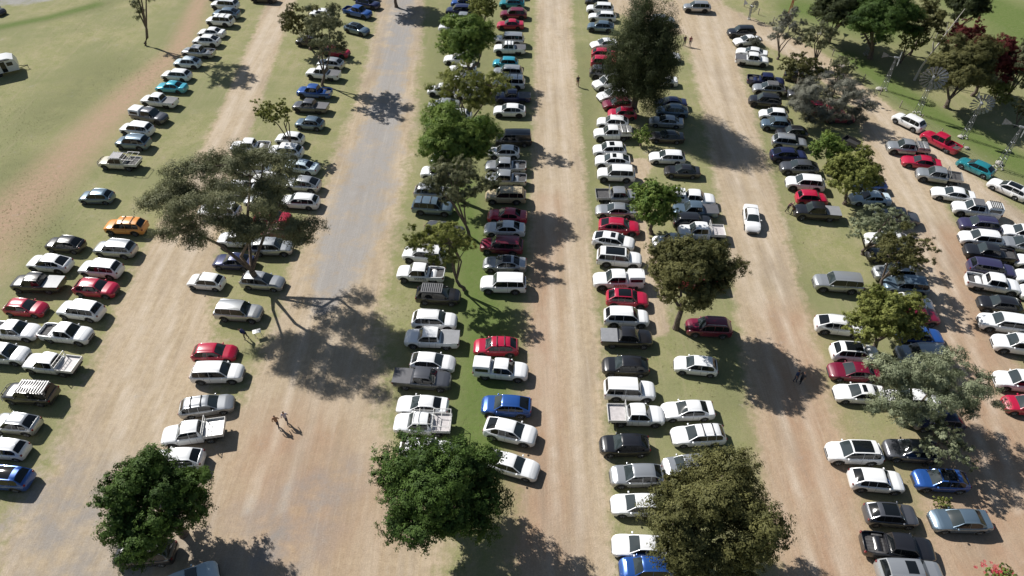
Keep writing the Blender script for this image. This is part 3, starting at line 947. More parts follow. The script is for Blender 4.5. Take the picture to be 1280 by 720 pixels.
# ------------------------------------------------------------------ trees
def leafmat(name, c, c2, rough=.65, trans=.3):
    if name in _m: return _m[name]
    m, N, L, b = newmat(name)
    a = N.new('ShaderNodeAttribute'); a.attribute_name = 'tone'
    mx = N.new('ShaderNodeMix'); mx.data_type = 'RGBA'; L.new(a.outputs['Fac'], mx.inputs[0]); mx.inputs[6].default_value = (*c, 1); mx.inputs[7].default_value = (*c2, 1)
    L.new(mx.outputs[2], b.inputs['Base Color']); b.inputs['Roughness'].default_value = rough; b.inputs['Specular IOR Level'].default_value = .2
    t = N.new('ShaderNodeBsdfTranslucent'); L.new(mx.outputs[2], t.inputs['Color'])
    ms = N.new('ShaderNodeMixShader'); ms.inputs[0].default_value = trans
    L.new(b.outputs[0], ms.inputs[1]); L.new(t.outputs[0], ms.inputs[2]); L.new(ms.outputs[0], N['Material Output'].inputs['Surface'])
    _m[name] = m; return m
BARK = mat('grey_brown_bark', (.13,.1,.08), .9, noise=.4, nscale=5)
BARKP = mat('pale_gum_bark', (.42,.36,.3), .8, noise=.3, nscale=4)
LM = dict(
 dkgreen=((.035,.07,.016), (.11,.18,.04)), olive=((.075,.08,.028), (.19,.185,.07)), green=((.085,.15,.028), (.25,.33,.08)),
 gum=((.11,.125,.065), (.26,.265,.15)), pale=((.17,.20,.12), (.38,.41,.26)), casu=((.03,.042,.018), (.09,.11,.045)),
 grey=((.15,.155,.125), (.31,.31,.25)), red=((.09,.018,.018), (.2,.045,.045)), yellow=((.14,.165,.04), (.32,.34,.10)))
# kind: leaf size, elongation, lobes, leaves per m3-ish, clump spread, droop, inner fill
TK = dict(dense=dict(ls=.15, el=.65, lobes=78, lr=.228, per=1.1, sp=.52, droop=.0, flat=.75), airy=dict(ls=.17, el=.4, lobes=54, lr=.165, per=.4, sp=.55, droop=.3, flat=.6),
          sparse=dict(ls=.15, el=.42, lobes=26, lr=.2, per=.36, sp=.55, droop=.5, flat=.65), casu=dict(ls=.22, el=.3, lobes=130, lr=.24, per=1.5, sp=.7, droop=.8, flat=1.4), bush=dict(ls=.14, el=.6, lobes=26, lr=.26, sp=.6, per=.9, droop=0, flat=.8))
def tree(name, label, cat, cx, cy, rx, ry, colour, kind='dense', h=None, base=None, group=None, bark=None, extra=(), seed=None):
    K = TK[kind]; r = np.random.RandomState(seed if seed is not None else int(abs(cx)*7+abs(cy)*3) % 99991)
    g = at(cx, cy, 4); s = ppm(g); rz = ry/s
    if base:
        bp_ = at(*base); phi = PITCH + math.atan((cy-360)/F); hc = h if h else CAM_H - bp_[1]*math.tan(phi)
    else: hc = h if h else rz*1.0 + (1.6 if kind != 'bush' else 0)
    C = np.array(at(cx, cy, hc)); s = ppm(C); RX, RZ = 1.07*rx/s, 1.07*ry/s; RY = (RX+RZ)/2 if not base else RZ
    RY = min(RY, RX*1.1)
    if base and h: bp_ = (lerp(C[0], bp_[0], .6), C[1], 0)
    if not base: bp_ = (C[0]+r.uniform(-.4, .4), C[1]+r.uniform(-.3, .3), 0)
    root = link(name, None, None, (bp_[0], bp_[1], 0)); B = np.array([bp_[0], bp_[1], 0.])
    # lobes: uneven sub-crowns in the crown's volume
    nl = K['lobes']; lobes = []
    tries = 0
    while len(lobes) < nl and tries < 4000:
        tries += 1
        d = r.normal(size=3); d /= np.linalg.norm(d)
        if kind != 'casu' and d[2] < (-.45 if kind in ('dense', 'bush') else -.75): continue
        rad = r.uniform(.35, .86)**.7
        wob = .84+.28*math.sin(3*math.atan2(d[1], d[0])+cx)*math.cos(2*d[2]+cy)
        p = d*rad*wob*np.array([RX, RY, RZ])
        if kind == 'casu': p[:2] *= 1-.35*max(0, p[2]/RZ)
        sz = K['lr']*r.uniform(.65, 1.25)
        if any(np.linalg.norm((p-q)/np.array([RX, RY, RZ])) < .55*(sz+sq)*.8 for q, sq in lobes): 
            if r.rand() < .85: continue
        lobes.append((p, sz))
    for ex, ey, er in extra:                 # lower boughs hanging from the same trunk
        e = np.array(at(ex, ey, 0)); dirc = e-np.array([0, 0, CAM_H]); tt = C[1]/dirc[1]; lobes.append((np.array([0, 0, CAM_H])+dirc*tt-C, er/s/((RX+RZ)/2)))
    # leaves
    area = 4*math.pi*((RX*RZ)); n_tot = int(min(120000, max(1500, area*330*K['per'])))
    cov = K['ls']
    w = np.array([sz**2 for _, sz in lobes]); w /= w.sum()
    P = []; Nn = []; T = []
    for (p, sz), f in zip(lobes, w):
        n = int(n_tot*f)
        lr = sz*np.array([RX, RY, RZ*K['flat']]) + .15
        nc = max(4, int(n/(26 if kind not in ('airy', 'sparse') else 34))); cd = r.normal(size=(nc, 3)); cd /= np.linalg.norm(cd, axis=1)[:, None]; cd[:, 2] = np.where(cd[:, 2] < -.2, cd[:, 2]*.5, cd[:, 2])
        cr = r.uniform(.35, 1.0, nc)[:, None]
        cc = cd*cr*lr
        k = r.randint(0, nc, n); spread = .11*(RX+RZ)/2*(.6+sz)*.9*K.get('sp', 1)
        q = cc[k] + r.normal(size=(n, 3))*spread*np.array([.55, .55, .42]) 
        if K['droop']: q[:, 2] -= K['droop']*np.abs(r.normal(size=n))*spread*1.1
        P.append(p+q); cn = (p+q)/np.array([RX, RY, RZ]); cn /= np.linalg.norm(cn, axis=1)[:, None]+1e-6
        ln = q/lr; ln /= np.linalg.norm(ln, axis=1)[:, None]+1e-6
        Nn.append(cd[k]*.3 + ln*.95 + cn*.45 + r.normal(size=(n, 3))*.38 + np.array([0, 0, .25]))
        T.append(np.clip(.5+.2*r.normal(size=nc)[k]*1.0 + .2*r.normal()+ .1*r.normal(size=n), 0, 1))
    P = np.concatenate(P)+C-B; Nn = np.concatenate(Nn); T = np.concatenate(T)
    P[:, 2] = np.maximum(P[:, 2], .25)
    Nn /= np.linalg.norm(Nn, axis=1)[:, None]; n = len(P)
    a = r.normal(size=(n, 3)); 
    if K['droop']: a[:, 2] -= K['droop']*1.5
    U = a - (a*Nn).sum(1)[:, None]*Nn; U /= np.linalg.norm(U, axis=1)[:, None]; W_ = np.cross(Nn, U)
    ls = K['ls']*r.uniform(.6, 1.3, n)[:, None]*(1 if RX > 2.5 else .75)
    U *= ls; W_ *= ls*K['el']
    bend = Nn*ls*.12
    VV = np.stack([P-U*.6, P-W_*.5+bend, P+U*.6, P+W_*.5+bend], 1).reshape(-1, 3)
    me = np_mesh('crown', VV, np.arange(4*n).reshape(-1, 4), [leafmat('leaves_'+colour, *LM[colour])])
    ta = me.attributes.new('tone', 'FLOAT', 'POINT'); ta.data.foreach_set('value', np.repeat(T, 4).astype(np.float32))
    link('crown', me, root)
    # trunk and limbs
    mb = MB(); tr = (.05+(.018 if kind in ('airy', 'sparse') else .026)*(RX+RZ))*(.75 if kind == 'bush' else 1)
    cl = C-B; fork = np.array([cl[0]*.35, cl[1]*.35, max(.3, ((hc-RZ)*.85 if hc-RZ > .8 else hc*.35) if kind not in ('airy', 'sparse') else hc*.2)])
    if kind == 'casu': fork = cl*.6; fork[2] = hc*.5
    mid = fork*.5 + r.normal(size=3)*.12*np.array([1, 1, 0])
    mb.tube([(0, 0, -.1), tuple(np.array([0, 0, .25])+mid*.05), tuple(mid), tuple(fork)], [tr*1.5, tr*1.12, tr, tr*.86], 9)
    pick = sorted(range(len(lobes)), key=lambda i: -lobes[i][1])[:min(len(lobes), 16 if kind != 'dense' else 12)]
    mains = pick[:4 if kind != 'casu' else 1]; nodes = [(fork, tr*.8)]
    for i in mains:
        e = lobes[i][0]+cl; m1 = fork+(e-fork)*.45+r.normal(size=3)*.08*np.linalg.norm(e-fork)+np.array([0, 0, .06*RZ])
        mb.tube([tuple(fork), tuple(m1), tuple(fork+(e-fork)*.78), tuple(e)], [tr*.62, tr*.45, tr*.3, tr*.12], 6); nodes += [(m1, tr*.4), (fork+(e-fork)*.78, tr*.27)]
    for i in pick[len(mains):]:
        e = lobes[i][0]+cl; st, sr = min(nodes, key=lambda t: np.linalg.norm(t[0]-e)+.3*abs(t[0][2]-e[2]))
        m1 = st+(e-st)*.5+r.normal(size=3)*.1*np.linalg.norm(e-st)
        mb.tube([tuple(st), tuple(m1), tuple(e)], [sr*.75, sr*.5, sr*.2], 5)
    link('trunk', mb.mesh('trunk', BARKP if bark == 'pale' else BARK), root)
    return tag(root, label, cat, group)

T = tree
T('gum_tree', 'large spreading grey-green gum tree standing over white cars left of the gravel lane', 'tree', 286, 252, 118, 86, 'gum', 'airy', h=11.5, base=(312, 372))
T('round_tree', 'dark green round tree at the bottom left beside a pale blue car', 'tree', 195, 629, 78, 66, 'dkgreen', 'dense', h=5.4)
T('round_tree', 'large bright-topped dark green tree at bottom centre left of the central road', 'tree', 550, 611, 93, 70, 'dkgreen', 'dense', h=6.2)
T('wattle_tree', 'broad olive-green tree at bottom right of the central road covering a row end', 'tree', 890, 652, 97, 82, 'olive', 'dense', h=6.5)
T('wattle_tree', 'upright brown-olive tree with bare trunk beside the dark red SUV', 'tree', 865, 342, 56, 57, 'olive', 'dense', base=(845, 410))
T('pepper_tree', 'rounded bright green tree right of the silver tray ute', 'tree', 818, 257, 30, 36, 'green', 'dense', h=4)
T('green_shrub', 'small bright green bush between two car rows under the tall dark tree', 'shrub', 804, 170, 12, 14, 'green', 'bush')
T('casuarina_tree', 'tall very dark she-oak towering over the cars right of the central road', 'tree', 803, 70, 50, 76, 'casu', 'casu', h=9)
T('gum_tree', 'small olive gum tree at the edge of the left dirt lane', 'tree', 341, 140, 30, 19, 'yellow', 'airy', base=(372, 188))
T('gum_tree', 'thin-trunked gum above the turquoise-tubbed blue ute near the top left lane', 'tree', 404, 40, 34, 38, 'gum', 'airy', base=(403, 107))
T('gum_tree', 'leaning gum with wide crown beside the top of the left dirt lane', 'tree', 372, 24, 30, 24, 'olive', 'airy', base=(388, 62))
T('gum_tree', 'slim lone gum tree on the open grass at top left', 'tree', 166, -58, 34, 40, 'gum', 'airy', base=(182, 57), extra=[(168, 4, 8), (174, 14, 7), (172, 22, 5), (190, -2, 6)])
T('pepper_tree', 'bright green tree at the top of the central tree line', 'tree', 603, 12, 18, 18, 'yellow', 'dense')
T('pepper_tree', 'rounded green tree second down the central tree line', 'tree', 584, 50, 37, 36, 'green', 'dense', h=6.5)
T('gum_tree', 'see-through olive tree over white cars in the central tree line', 'tree', 580, 112, 56, 30, 'yellow', 'airy', h=7)
T('pepper_tree', 'largest bright green tree of the central tree line', 'tree', 570, 178, 56, 46, 'green', 'dense', h=8)
T('gum_tree', 'grey-green tree with curved trunk above the grey four-wheel drive', 'tree', 574, 226, 52, 36, 'gum', 'airy', h=8, base=(592, 283))
T('gum_tree', 'low olive gum with leaning trunk beside the white four-wheel drive', 'tree', 550, 300, 54, 32, 'yellow', 'airy', base=(580, 362))
T('grey_shrub', 'small grey shrub beside the white sedan at the top right row', 'shrub', 944, 53, 10, 7, 'grey', 'bush')
T('dry_tree', 'grey half-bare tree at the bend of the top right dirt road', 'tree', 981, 36, 26, 26, 'grey', 'sparse', base=(972, 74))
T('dry_tree', 'thin olive tree standing behind the grey half-bare one near the windmills', 'tree', 1022, 48, 28, 22, 'gum', 'sparse', base=(1020, 84))
T('dry_tree', 'low yellow-olive tree over the black SUV below the half-bare trees', 'tree', 1002, 82, 34, 20, 'olive', 'airy')
T('dry_tree', 'small olive tree beside a round stump above the grey spreading tree', 'tree', 1052, 86, 22, 20, 'gum', 'sparse')
T('acacia_tree', 'wide silver-grey tree spreading over the shaded right-hand row', 'tree', 1036, 123, 64, 40, 'grey', 'airy', base=(1008, 150))
T('green_shrub', 'dense bright green bush right of the navy SUV', 'shrub', 1037, 190, 27, 22, 'green', 'bush')
T('acacia_tree', 'round olive tree between the red hatchback and the pale blue sedan', 'tree', 1067, 218, 36, 32, 'yellow', 'dense', h=4.2)
T('acacia_tree', 'feathery green-grey tree over the shaded row below the round olive one', 'tree', 1095, 282, 42, 30, 'pale', 'airy')
T('gum_tree', 'thin leaning gum with grey trunk above the slate SUV in the shaded row', 'tree', 1126, 316, 40, 38, 'olive', 'airy', base=(1095, 358))
T('pepper_tree', 'broad yellow-green tree in the middle of the shaded right-hand row', 'tree', 1110, 397, 48, 38, 'yellow', 'dense', h=4.4)
T('saltbush_tree', 'sprawling pale silver-green tree covering the lower shaded row', 'tree', 1162, 488, 100, 58, 'pale', 'airy', h=5, base=(1128, 540))
T('saltbush_tree', 'smaller pale tree above the bright blue SUV', 'tree', 1182, 556, 40, 28, 'pale', 'airy')
T('park_tree', 'dark shade tree at the very top right behind the first windmills', 'tree', 1050, 12, 38, 30, 'casu', 'dense')
T('park_tree', 'broad dark green tree behind the windmills left of the dead trunk', 'tree', 1105, 22, 50, 38, 'dkgreen', 'dense')
T('park_tree', 'olive leafy tree on the far grass right of the dark ones', 'tree', 1156, 24, 34, 32, 'olive', 'airy')
T('park_tree', 'small olive tree on the lit grass in front of the far trees', 'tree', 1140, 50, 20, 18, 'yellow', 'airy')
T('park_tree', 'dark tree at the top edge beside the far green field', 'tree', 1208, 6, 26, 28, 'casu', 'dense')
T('autumn_tree', 'reddish-bronze tree at top right of the windmill lawn', 'tree', 1202, 48, 34, 24, 'red', 'airy')
T('park_tree', 'large very dark tree below the reddish crowns at top right', 'tree', 1204, 84, 44, 40, 'olive', 'dense')
T('autumn_tree', 'dark red tree right of the large dark one on the windmill lawn', 'tree', 1241, 76, 33, 34, 'red', 'dense')
T('green_shrub', 'rounded olive bush below the dark red tree at right', 'shrub', 1250, 116, 20, 16, 'yellow', 'bush')
T('park_tree', 'grey-olive tree at the right edge above the rounded bush', 'tree', 1282, 78, 26, 40, 'gum', 'airy')
T('park_tree', 'olive shrub-like tree at the right edge by the last windmills', 'tree', 1284, 134, 18, 16, 'olive', 'airy')
T('gum_tree', 'gum tree just beyond the top edge shading the gravel lane', 'tree', 490, -34, 32, 26, 'gum', 'dense', h=6)
T('flowering_shrub', 'low green bush with bright red flowers at the bottom right corner', 'shrub', 1250, 722, 24, 13, 'green', 'bush', h=.7)
T('scrubby_bush', 'scrubby low bush beside the blue SUV at the lower right', 'shrub', 1178, 630, 14, 9, 'yellow', 'bush')
# dead tree
dt = link('dead_tree', None, None, at(1143, 100)); mb = MB()
mb.tube([(0,0,-.1),(.4,.3,2.2),(1.2,.5,4.5),(2.2,.9,7),(3.6,1.4,10.5)], [.2,.16,.13,.09,.04], 8)
mb.tube([(1.2,.5,4.5),(.7,.5,5.6),(.8,.7,7.2)], [.12,.09,.03], 6); mb.tube([(.9,.4,3.6),(2.0,.2,3.9),(2.9,.0,3.6)], [.1,.07,.03], 6)
mb.tube([(.9,.55,6.1),(.2,.7,6.6)], [.06,.02], 5); mb.tube([(2.2,.9,7),(1.9,1.2,8.6)], [.08,.02], 5); mb.tube([(2.9,1.1,8.6),(3.9,1.0,9.2)], [.05,.02], 5)
link('trunk', mb.mesh('trunk', mat('bleached_wood', (.5,.46,.4), .8, noise=.2)), dt)
tag(dt, 'dead leaning tree with bare bleached trunk on the windmill lawn', 'tree')
# red blossoms belong to the flowering bush
fb = MB(); rr = random.Random(4)
for k in range(70):
    a = rr.uniform(0, 6.3); d = rr.uniform(0, 1.5); x, y, z = d*math.cos(a), d*math.sin(a)*.7, 1.15-.25*d+rr.uniform(-.1, .1)
    for q in range(5):
        t = q*1.256; fb.add([(x, y, z), (x+.1*math.cos(t-.4), y+.1*math.sin(t-.4), z+.05), (x+.14*math.cos(t), y+.14*math.sin(t), z+.03), (x+.1*math.cos(t+.4), y+.1*math.sin(t+.4), z+.05)], [(0,1,2,3)])
fl = next(o for o in bpy.data.objects if o.name.startswith('flowering_shrub'))
link('blossoms', fb.mesh('blossoms', mat('red_petals', (.4,.02,.04), .6), False), fl)

# ------------------------------------------------------------------ windmills
GALV = mat('galvanised_steel', (.26,.27,.28), .5, .5, noise=.25); RUST = mat('red_painted_steel', (.3,.04,.03), .6)
CONC = mat('whitewashed_concrete', (.42,.40,.36), .8, noise=.2)
def windmill(base, hub_h, wr_, face, label, m=GALV, wheel_ang=0, blades=18):
    root = link('windmill', None, None, at(*base)); tw = .18*hub_h*.5
    t = MB(); n = 4
    legs = [(math.cos(a), math.sin(a)) for a in [math.pi/4+k*math.pi/2 for k in range(4)]]
    for lx, ly in legs: t.tube([(lx*tw, ly*tw, -.05), (lx*.09, ly*.09, hub_h)], .04, 4)
    for k in range(5):
        z = hub_h*k/5+.3; q = 1-z/hub_h; z2 = hub_h*(k+1)/5; q2 = 1-z2/hub_h
        for i in range(4):
            a, c = legs[i], legs[(i+1) % 4]; s1, s2 = tw*q+.09*(1-q), tw*q2+.09*(1-q2)
            t.tube([(a[0]*s1, a[1]*s1, z), (c[0]*s1, c[1]*s1, z)], .022, 4)
            t.tube([(a[0]*s1, a[1]*s1, z), (c[0]*s2, c[1]*s2, z2)], .016, 4)
    link('tower', t.mesh('tower', m, False), root)
    for lx, ly in legs:
        f = MB(); f.lathe_z([(.14, -.1), (.14, .08), (.08, .12)], 8, lx*tw, ly*tw); link('footing', f.mesh('footing', CONC), root)
    hub = MB(); hub.lathe_y([(.12, -.35), (.17, -.3), (.17, .25), (.1, .32)], 10); ho = link('hub', hub.mesh('hub', m), root, (0, 0, hub_h+.12), face)
    w = MB()
    for k in range(blades):
        a = 2*math.pi*k/blades; rs = []
        for rad, hw, tw_ in ((wr_*.36, .055, .6), (wr_*.7, .11, .5), (wr_, .16, .4)):
            ca, sa = math.cos(a), math.sin(a); pa = rad*wr_/wr_
            hw = hw*wr_*18/blades/1.5
            p = np.array([rad*ca, -.45, rad*sa]); u = np.array([-sa, tw_*.8, ca])*hw
            rs.append([tuple(p-u), tuple(p+np.array([0, .02, 0])), tuple(p+u)])
        w.loft(rs, False)
    for rad in (wr_*.42, wr_*.86): w.tube([(rad*math.cos(t_), -.42, rad*math.sin(t_)) for t_ in [2*math.pi*q/24 for q in range(25)]], .018, 4)
    for k in range(6):
        a = 2*math.pi*k/6; w.tube([(0, -.36, 0), (wr_*.86*math.cos(a), -.42, wr_*.86*math.sin(a))], .02, 4)
    link('wheel', w.mesh('wheel', m, False), root, (0, 0, hub_h+.12), face)
    v = MB(); v.box(-.015, .015, .3, wr_*1.1, -.03, .03)
    v.add([(0, wr_*1.0, -.1), (0, wr_*1.75, -.45), (0, wr_*1.75, .45), (0, wr_*1.0, .15), (.012, wr_*1.0, -.1), (.012, wr_*1.75, -.45), (.012, wr_*1.75, .45), (.012, wr_*1.0, .15)], [(0,1,2,3),(7,6,5,4),(0,4,5,1),(1,5,6,2),(2,6,7,3),(3,7,4,0)])
    link('tail_vane', v.mesh('tail_vane', m, False), root, (0, 0, hub_h+.12), face)
    return tag(root, label, 'windmill', 'windmills on the lawn')
windmill((1104, 112), 5.0, 1.1, R(62), 'windmill with its wheel edge-on and tail out, left of the dead trunk')
windmill((1146, 142), 5.6, 1.75, R(-22), 'largest many-bladed windmill standing below the dead tree')
windmill((1204, 172), 5.2, 1.45, R(-15), 'windmill standing just above the teal hatchback')
windmill((1247, 210), 6.0, 1.2, R(50), 'windmill at the right edge above the long white wagon')
windmill((1082, 68), 3.6, 1.9, R(-35), 'windmill with a big pale wheel in front of the dark trees')
windmill((1024, 42), 3.4, 1.6, R(-30), 'windmill behind the thin olive tree nearest the top')
windmill((936, 24), 2.2, 1.1, R(30), 'low squat windmill beside the dirt road at the top')
windmill((985, 24), 4.2, .9, R(10), 'red-painted windmill tower at the top of the lawn', m=RUST)

# fence along the windmill lawn: each post a thing
fence = link('wire_fence', None, None, (0, 0, 0)); pts = [at(*p) for p in ((930, 8), (985, 40), (1040, 70), (1100, 118), (1150, 152), (1200, 188), (1240, 222), (1295, 268))]
fw = MB(); FM = mat('weathered_timber', (.28,.24,.2), .85, noise=.25)
dense = []
for a, c in zip(pts, pts[1:]):
    n = max(1, int(math.hypot(c[0]-a[0], c[1]-a[1])/3.4))
    for k in range(n): dense.append((lerp(a[0], c[0], k/n), lerp(a[1], c[1], k/n)))
pm = MB(); pm.lathe_z([(.07, -.1), (.07, 1.1), (.04, 1.14)], 8); pme = pm.mesh('post', FM)
for x, y in dense: link('post', pme, fence, (x, y, 0), rng.uniform(0, 3))
for z in (.45, .75, 1.02): fw.tube([(x, y, z) for x, y in dense], .006, 4)
link('wires', fw.mesh('wires', mat('fence_wire', (.1,.1,.1), .6, .3), False), fence)
tag(fence, 'low post and wire fence between the dirt road and the windmill lawn', 'fence')

# ------------------------------------------------------------------ people
def person(px, py, face, shirt, pants, label, pose='walk', skin=(.42,.24,.16), hair=(.05,.03,.02), hat=None, group=None, z=0):
    s = {'walk': .26, 'stand': .08, 'bend': .16}[pose]; bend = .75 if pose == 'bend' else 0
    def up(dz, dx=0, dy=0):                      # spine bent forward about the hips
        return (dx+math.sin(bend)*dz, dy, .95+math.cos(bend)*dz)
    V = [(0,0,.95), up(.22), up(.45), up(.56), up(.66), up(.78, .01),
         (s*.4, .1, .88), (s*.75+.03, .1, .5), (s*.7, .1, .09), (s*.7+.16, .1, .05),
         (-s*.2, -.1, .88), (-s*.45+.04, -.1, .5), (-s*1.25, -.1, .1), (-s*1.25+.15, -.1, .05),
         up(.46, 0, .19), up(.2, -.1*s*4, .26), up(-.03, .06-s*.3, .27), up(-.12, .1-s*.3, .26),
         up(.46, 0, -.19), up(.2, .08, -.26), up(-.0, .2, -.25), up(-.08, .26, -.24)]
    Rr = [.14,.125,.15,.06,.075,.09, .095,.065,.045,.04, .095,.065,.045,.04, .06,.045,.034,.03, .06,.045,.034,.03]
    E = [(0,1),(1,2),(2,3),(3,4),(4,5),(0,6),(6,7),(7,8),(8,9),(0,10),(10,11),(11,12),(12,13),(2,14),(14,15),(15,16),(16,17),(2,18),(18,19),(19,20),(20,21)]
    me = bpy.data.meshes.new('person_skeleton'); me.from_pydata(V, E, []); o = bpy.data.objects.new('person_tmp', me); col.objects.link(o)
    md = o.modifiers.new('s', 'SKIN'); 
    for i, r_ in enumerate(Rr): me.skin_vertices[0].data[i].radius = (r_, r_)
    me.skin_vertices[0].data[0].use_root = True
    sb = o.modifiers.new('u', 'SUBSURF'); sb.levels = 2
    dg = bpy.context.evaluated_depsgraph_get(); m2 = bpy.data.meshes.new_from_object(o.evaluated_get(dg)); m2.name = 'person'
    bpy.data.objects.remove(o)
    for m in (mat('skin_%d' % int(skin[0]*100), skin, .6), mat('cloth_%d_%d_%d' % tuple(int(c*99) for c in shirt), shirt, .85), mat('cloth_%d_%d_%d' % tuple(int(c*99) for c in pants), pants, .85), mat('hair_%d' % int(hair[0]*100), hair, .7), mat('shoe_leather', (.03,.03,.03), .6)): m2.materials.append(m)
    nb = up(.52)[2] if not bend else 99
    for p in m2.polygons:
        c = p.center; arm = abs(c.y) > .2
        q = (c.z-.95)*math.cos(bend)+c.x*math.sin(bend)      # height along the spine
        if q > .72 and c.z > .6: p.material_index = 3
        elif q > .54 and not arm: p.material_index = 0
        elif arm and q < .22 and c.z > .4 : p.material_index = 0
        elif c.z < .1: p.material_index = 4
        elif q > .02 or arm: p.material_index = 1
        else: p.material_index = 2
        p.use_smooth = True
    w = at(px, py); root = link('person', m2, None, (w[0], w[1], z), face)
    root.scale = (1.03,)*3
    if hat:
        h = MB(); u = up(.84, .01); h.lathe_z([(.19, -.02), (.2, -.005), (.1, .0), (.095, .1), (.04, .13)], 14)
        link('sun_hat', h.mesh('sun_hat', mat('straw', hat, .8)), root, u)
    return tag(root, label, 'person', group)
person(348, 534, R(100), (.35,.2,.12), (.05,.05,.07), 'person in brown top walking on the dirt below the gum shadow', hair=(.04,.02,.02), group='couple walking on the dirt')
person(359, 529, R(100), (.5,.45,.5), (.08,.08,.1), 'person in pale top walking beside the brown-topped one', hair=(.03,.02,.02), group='couple walking on the dirt')
person(855, 57, R(-80), (.06,.04,.05), (.03,.03,.05), 'person in dark clothes standing left of another on the top right dirt road', 'stand', group='pair on the top dirt road')
person(862, 58, R(-100), (.3,.1,.1), (.05,.05,.08), 'person in reddish top standing right of another on the top right dirt road', 'stand', group='pair on the top dirt road')
person(722, 108, R(-90), (.03,.03,.04), (.2,.1,.08), 'person in dark top walking alone beside the central road', hat=None)
person(983, 265, R(-20), (.05,.02,.03), (.04,.03,.03), 'person leaning forward beside the black ute and red hatchback', 'bend')
person(990, 268, R(160), (.25,.14,.1), (.05,.04,.04), 'person in tan top crouching near the front of the black ute', 'bend')
person(993, 477, R(-60), (.02,.05,.14), (.04,.05,.08), 'person in blue top standing in tree shade on the right-hand lane', 'stand', group='pair in the tree shade')
person(1000, 479, R(200), (.05,.05,.06), (.02,.02,.03), 'person in black top standing in tree shade on the right-hand lane', 'stand', group='pair in the tree shade')
person(309, 424, R(180), (.03,.04,.12), (.02,.02,.03), 'person in navy bending behind the red hatchback near the gum tree', 'bend')

# small things about the field
cr = link('picnic_table', None, None, at(323, 420), R(20)); c1 = MB(); c1.box(-.4, .4, -.28, .28, .7, .74, 0, .012); link('table_top', c1.mesh('table_top', mat('white_plastic', (.7,.7,.68), .4)), cr)
lg = MB(); lg.tube([(0, -.25, 0), (0, .25, .7)], .02, 5); lg.tube([(0, .25, 0), (0, -.25, .7)], .02, 5); lgm = lg.mesh('leg', ALU)
for x in (-.3, .3): link('leg', lgm, cr, (x, 0, 0))
tag(cr, 'small white folding table beside the person in navy near the gum tree', 'table')
# caravan at the left edge
cv = link('caravan', None, None, at(4, 92), R(30)); cb = MB()
prof = [(-2.6, .55), (-2.65, 1.6), (-2.3, 2.45), (-1.8, 2.6), (1.6, 2.6), (2.3, 2.3), (2.6, 1.5), (2.5, .55)]
cb.loft([[(x, y, z) for x, z in prof] for y in (-1.15, -1.1, 1.1, 1.15)], True, 0, True); link('body', cb.mesh('body', mat('caravan_white', (.7,.7,.7), .4, coat=.2), True, 30), cv)
d = MB(); d.box(.3, 1.0, -1.175, -1.155, .6, 2.2); link('door', d.mesh('door', GLASS), cv)
for x in (-1.6, 2.0-.35): 
    d = MB(); d.box(x-.45, x+.35, -1.175, -1.155, 1.45, 2.0); link('window', d.mesh('window', GLASS), cv)
d = MB(); d.tube([(-1.9, -1.3, 2.45), (1.8, -1.3, 2.45)], .08, 8); link('awning', d.mesh('awning', PLASTIC), cv)
d = MB(); d.box(2.622, 2.64, -.6, .6, 1.5, 2.0); 
d = MB(); d.box(-.8, .5, -.35, .35, 2.61, 2.68, 0, .02); link('roof_hatch', d.mesh('roof_hatch', GLASS), cv)
for s in (1, -1):
    w = MB(); w.lathe_y([(.2, -.1), (.33, -.09), (.33, .09), (.2, .1)], 18); link('wheel', w.mesh('wheel', RUBBER), cv, (-.3, s*1.0, .33))
d = MB(); d.tube([(2.4, -.5, .5), (3.7, 0, .5)], .05, 5); d.tube([(2.4, .5, .5), (3.7, 0, .5)], .05, 5); d.tube([(3.6, 0, 0), (3.6, 0, .6)], .04, 6); link('drawbar', d.mesh('drawbar', PLASTIC), cv)
tag(cv, 'white caravan with dark door cut off at the left edge of the open grass', 'caravan')
dk = make_car('parked_hatchback', -8, 12, 'hat', 'black', 'R', -10, ''); tag(dk, 'dark car cut off at the far top left corner on the grey road', 'hatchback')
# box trailer by the shaded row
tr = link('box_trailer', None, None, at(1062, 182), R(-50)); t = MB(); t.box(-1.1, 1.1, -.7, .7, .5, .55); 
for s in (1, -1): t.box(-1.1, 1.1, *sorted((s*.66, s*.7)), .553, .9)
t.box(-1.1, -1.06, -.656, .656, .553, .9); t.box(1.06, 1.1, -.656, .656, .553, .9); link('tub', t.mesh('tub', mat('trailer_black', (.03,.03,.03), .6)), tr)
t = MB(); t.tube([(1.1, -.6, .48), (2.3, 0, .48)], .05, 5); t.tube([(1.1, .6, .48), (2.3, 0, .48)], .05, 5); t.tube([(2.2, 0, 0), (2.2, 0, .55)], .03, 5); link('drawbar', t.mesh('drawbar', CONC), tr)
for s in (1, -1):
    w = MB(); w.lathe_y([(.18, -.08), (.3, -.07), (.3, .07), (.18, .08)], 16); link('wheel', w.mesh('wheel', RUBBER), tr, (0, s*.8, .3))
tag(tr, 'small black box trailer with pale drawbar above the bright green bush', 'trailer')
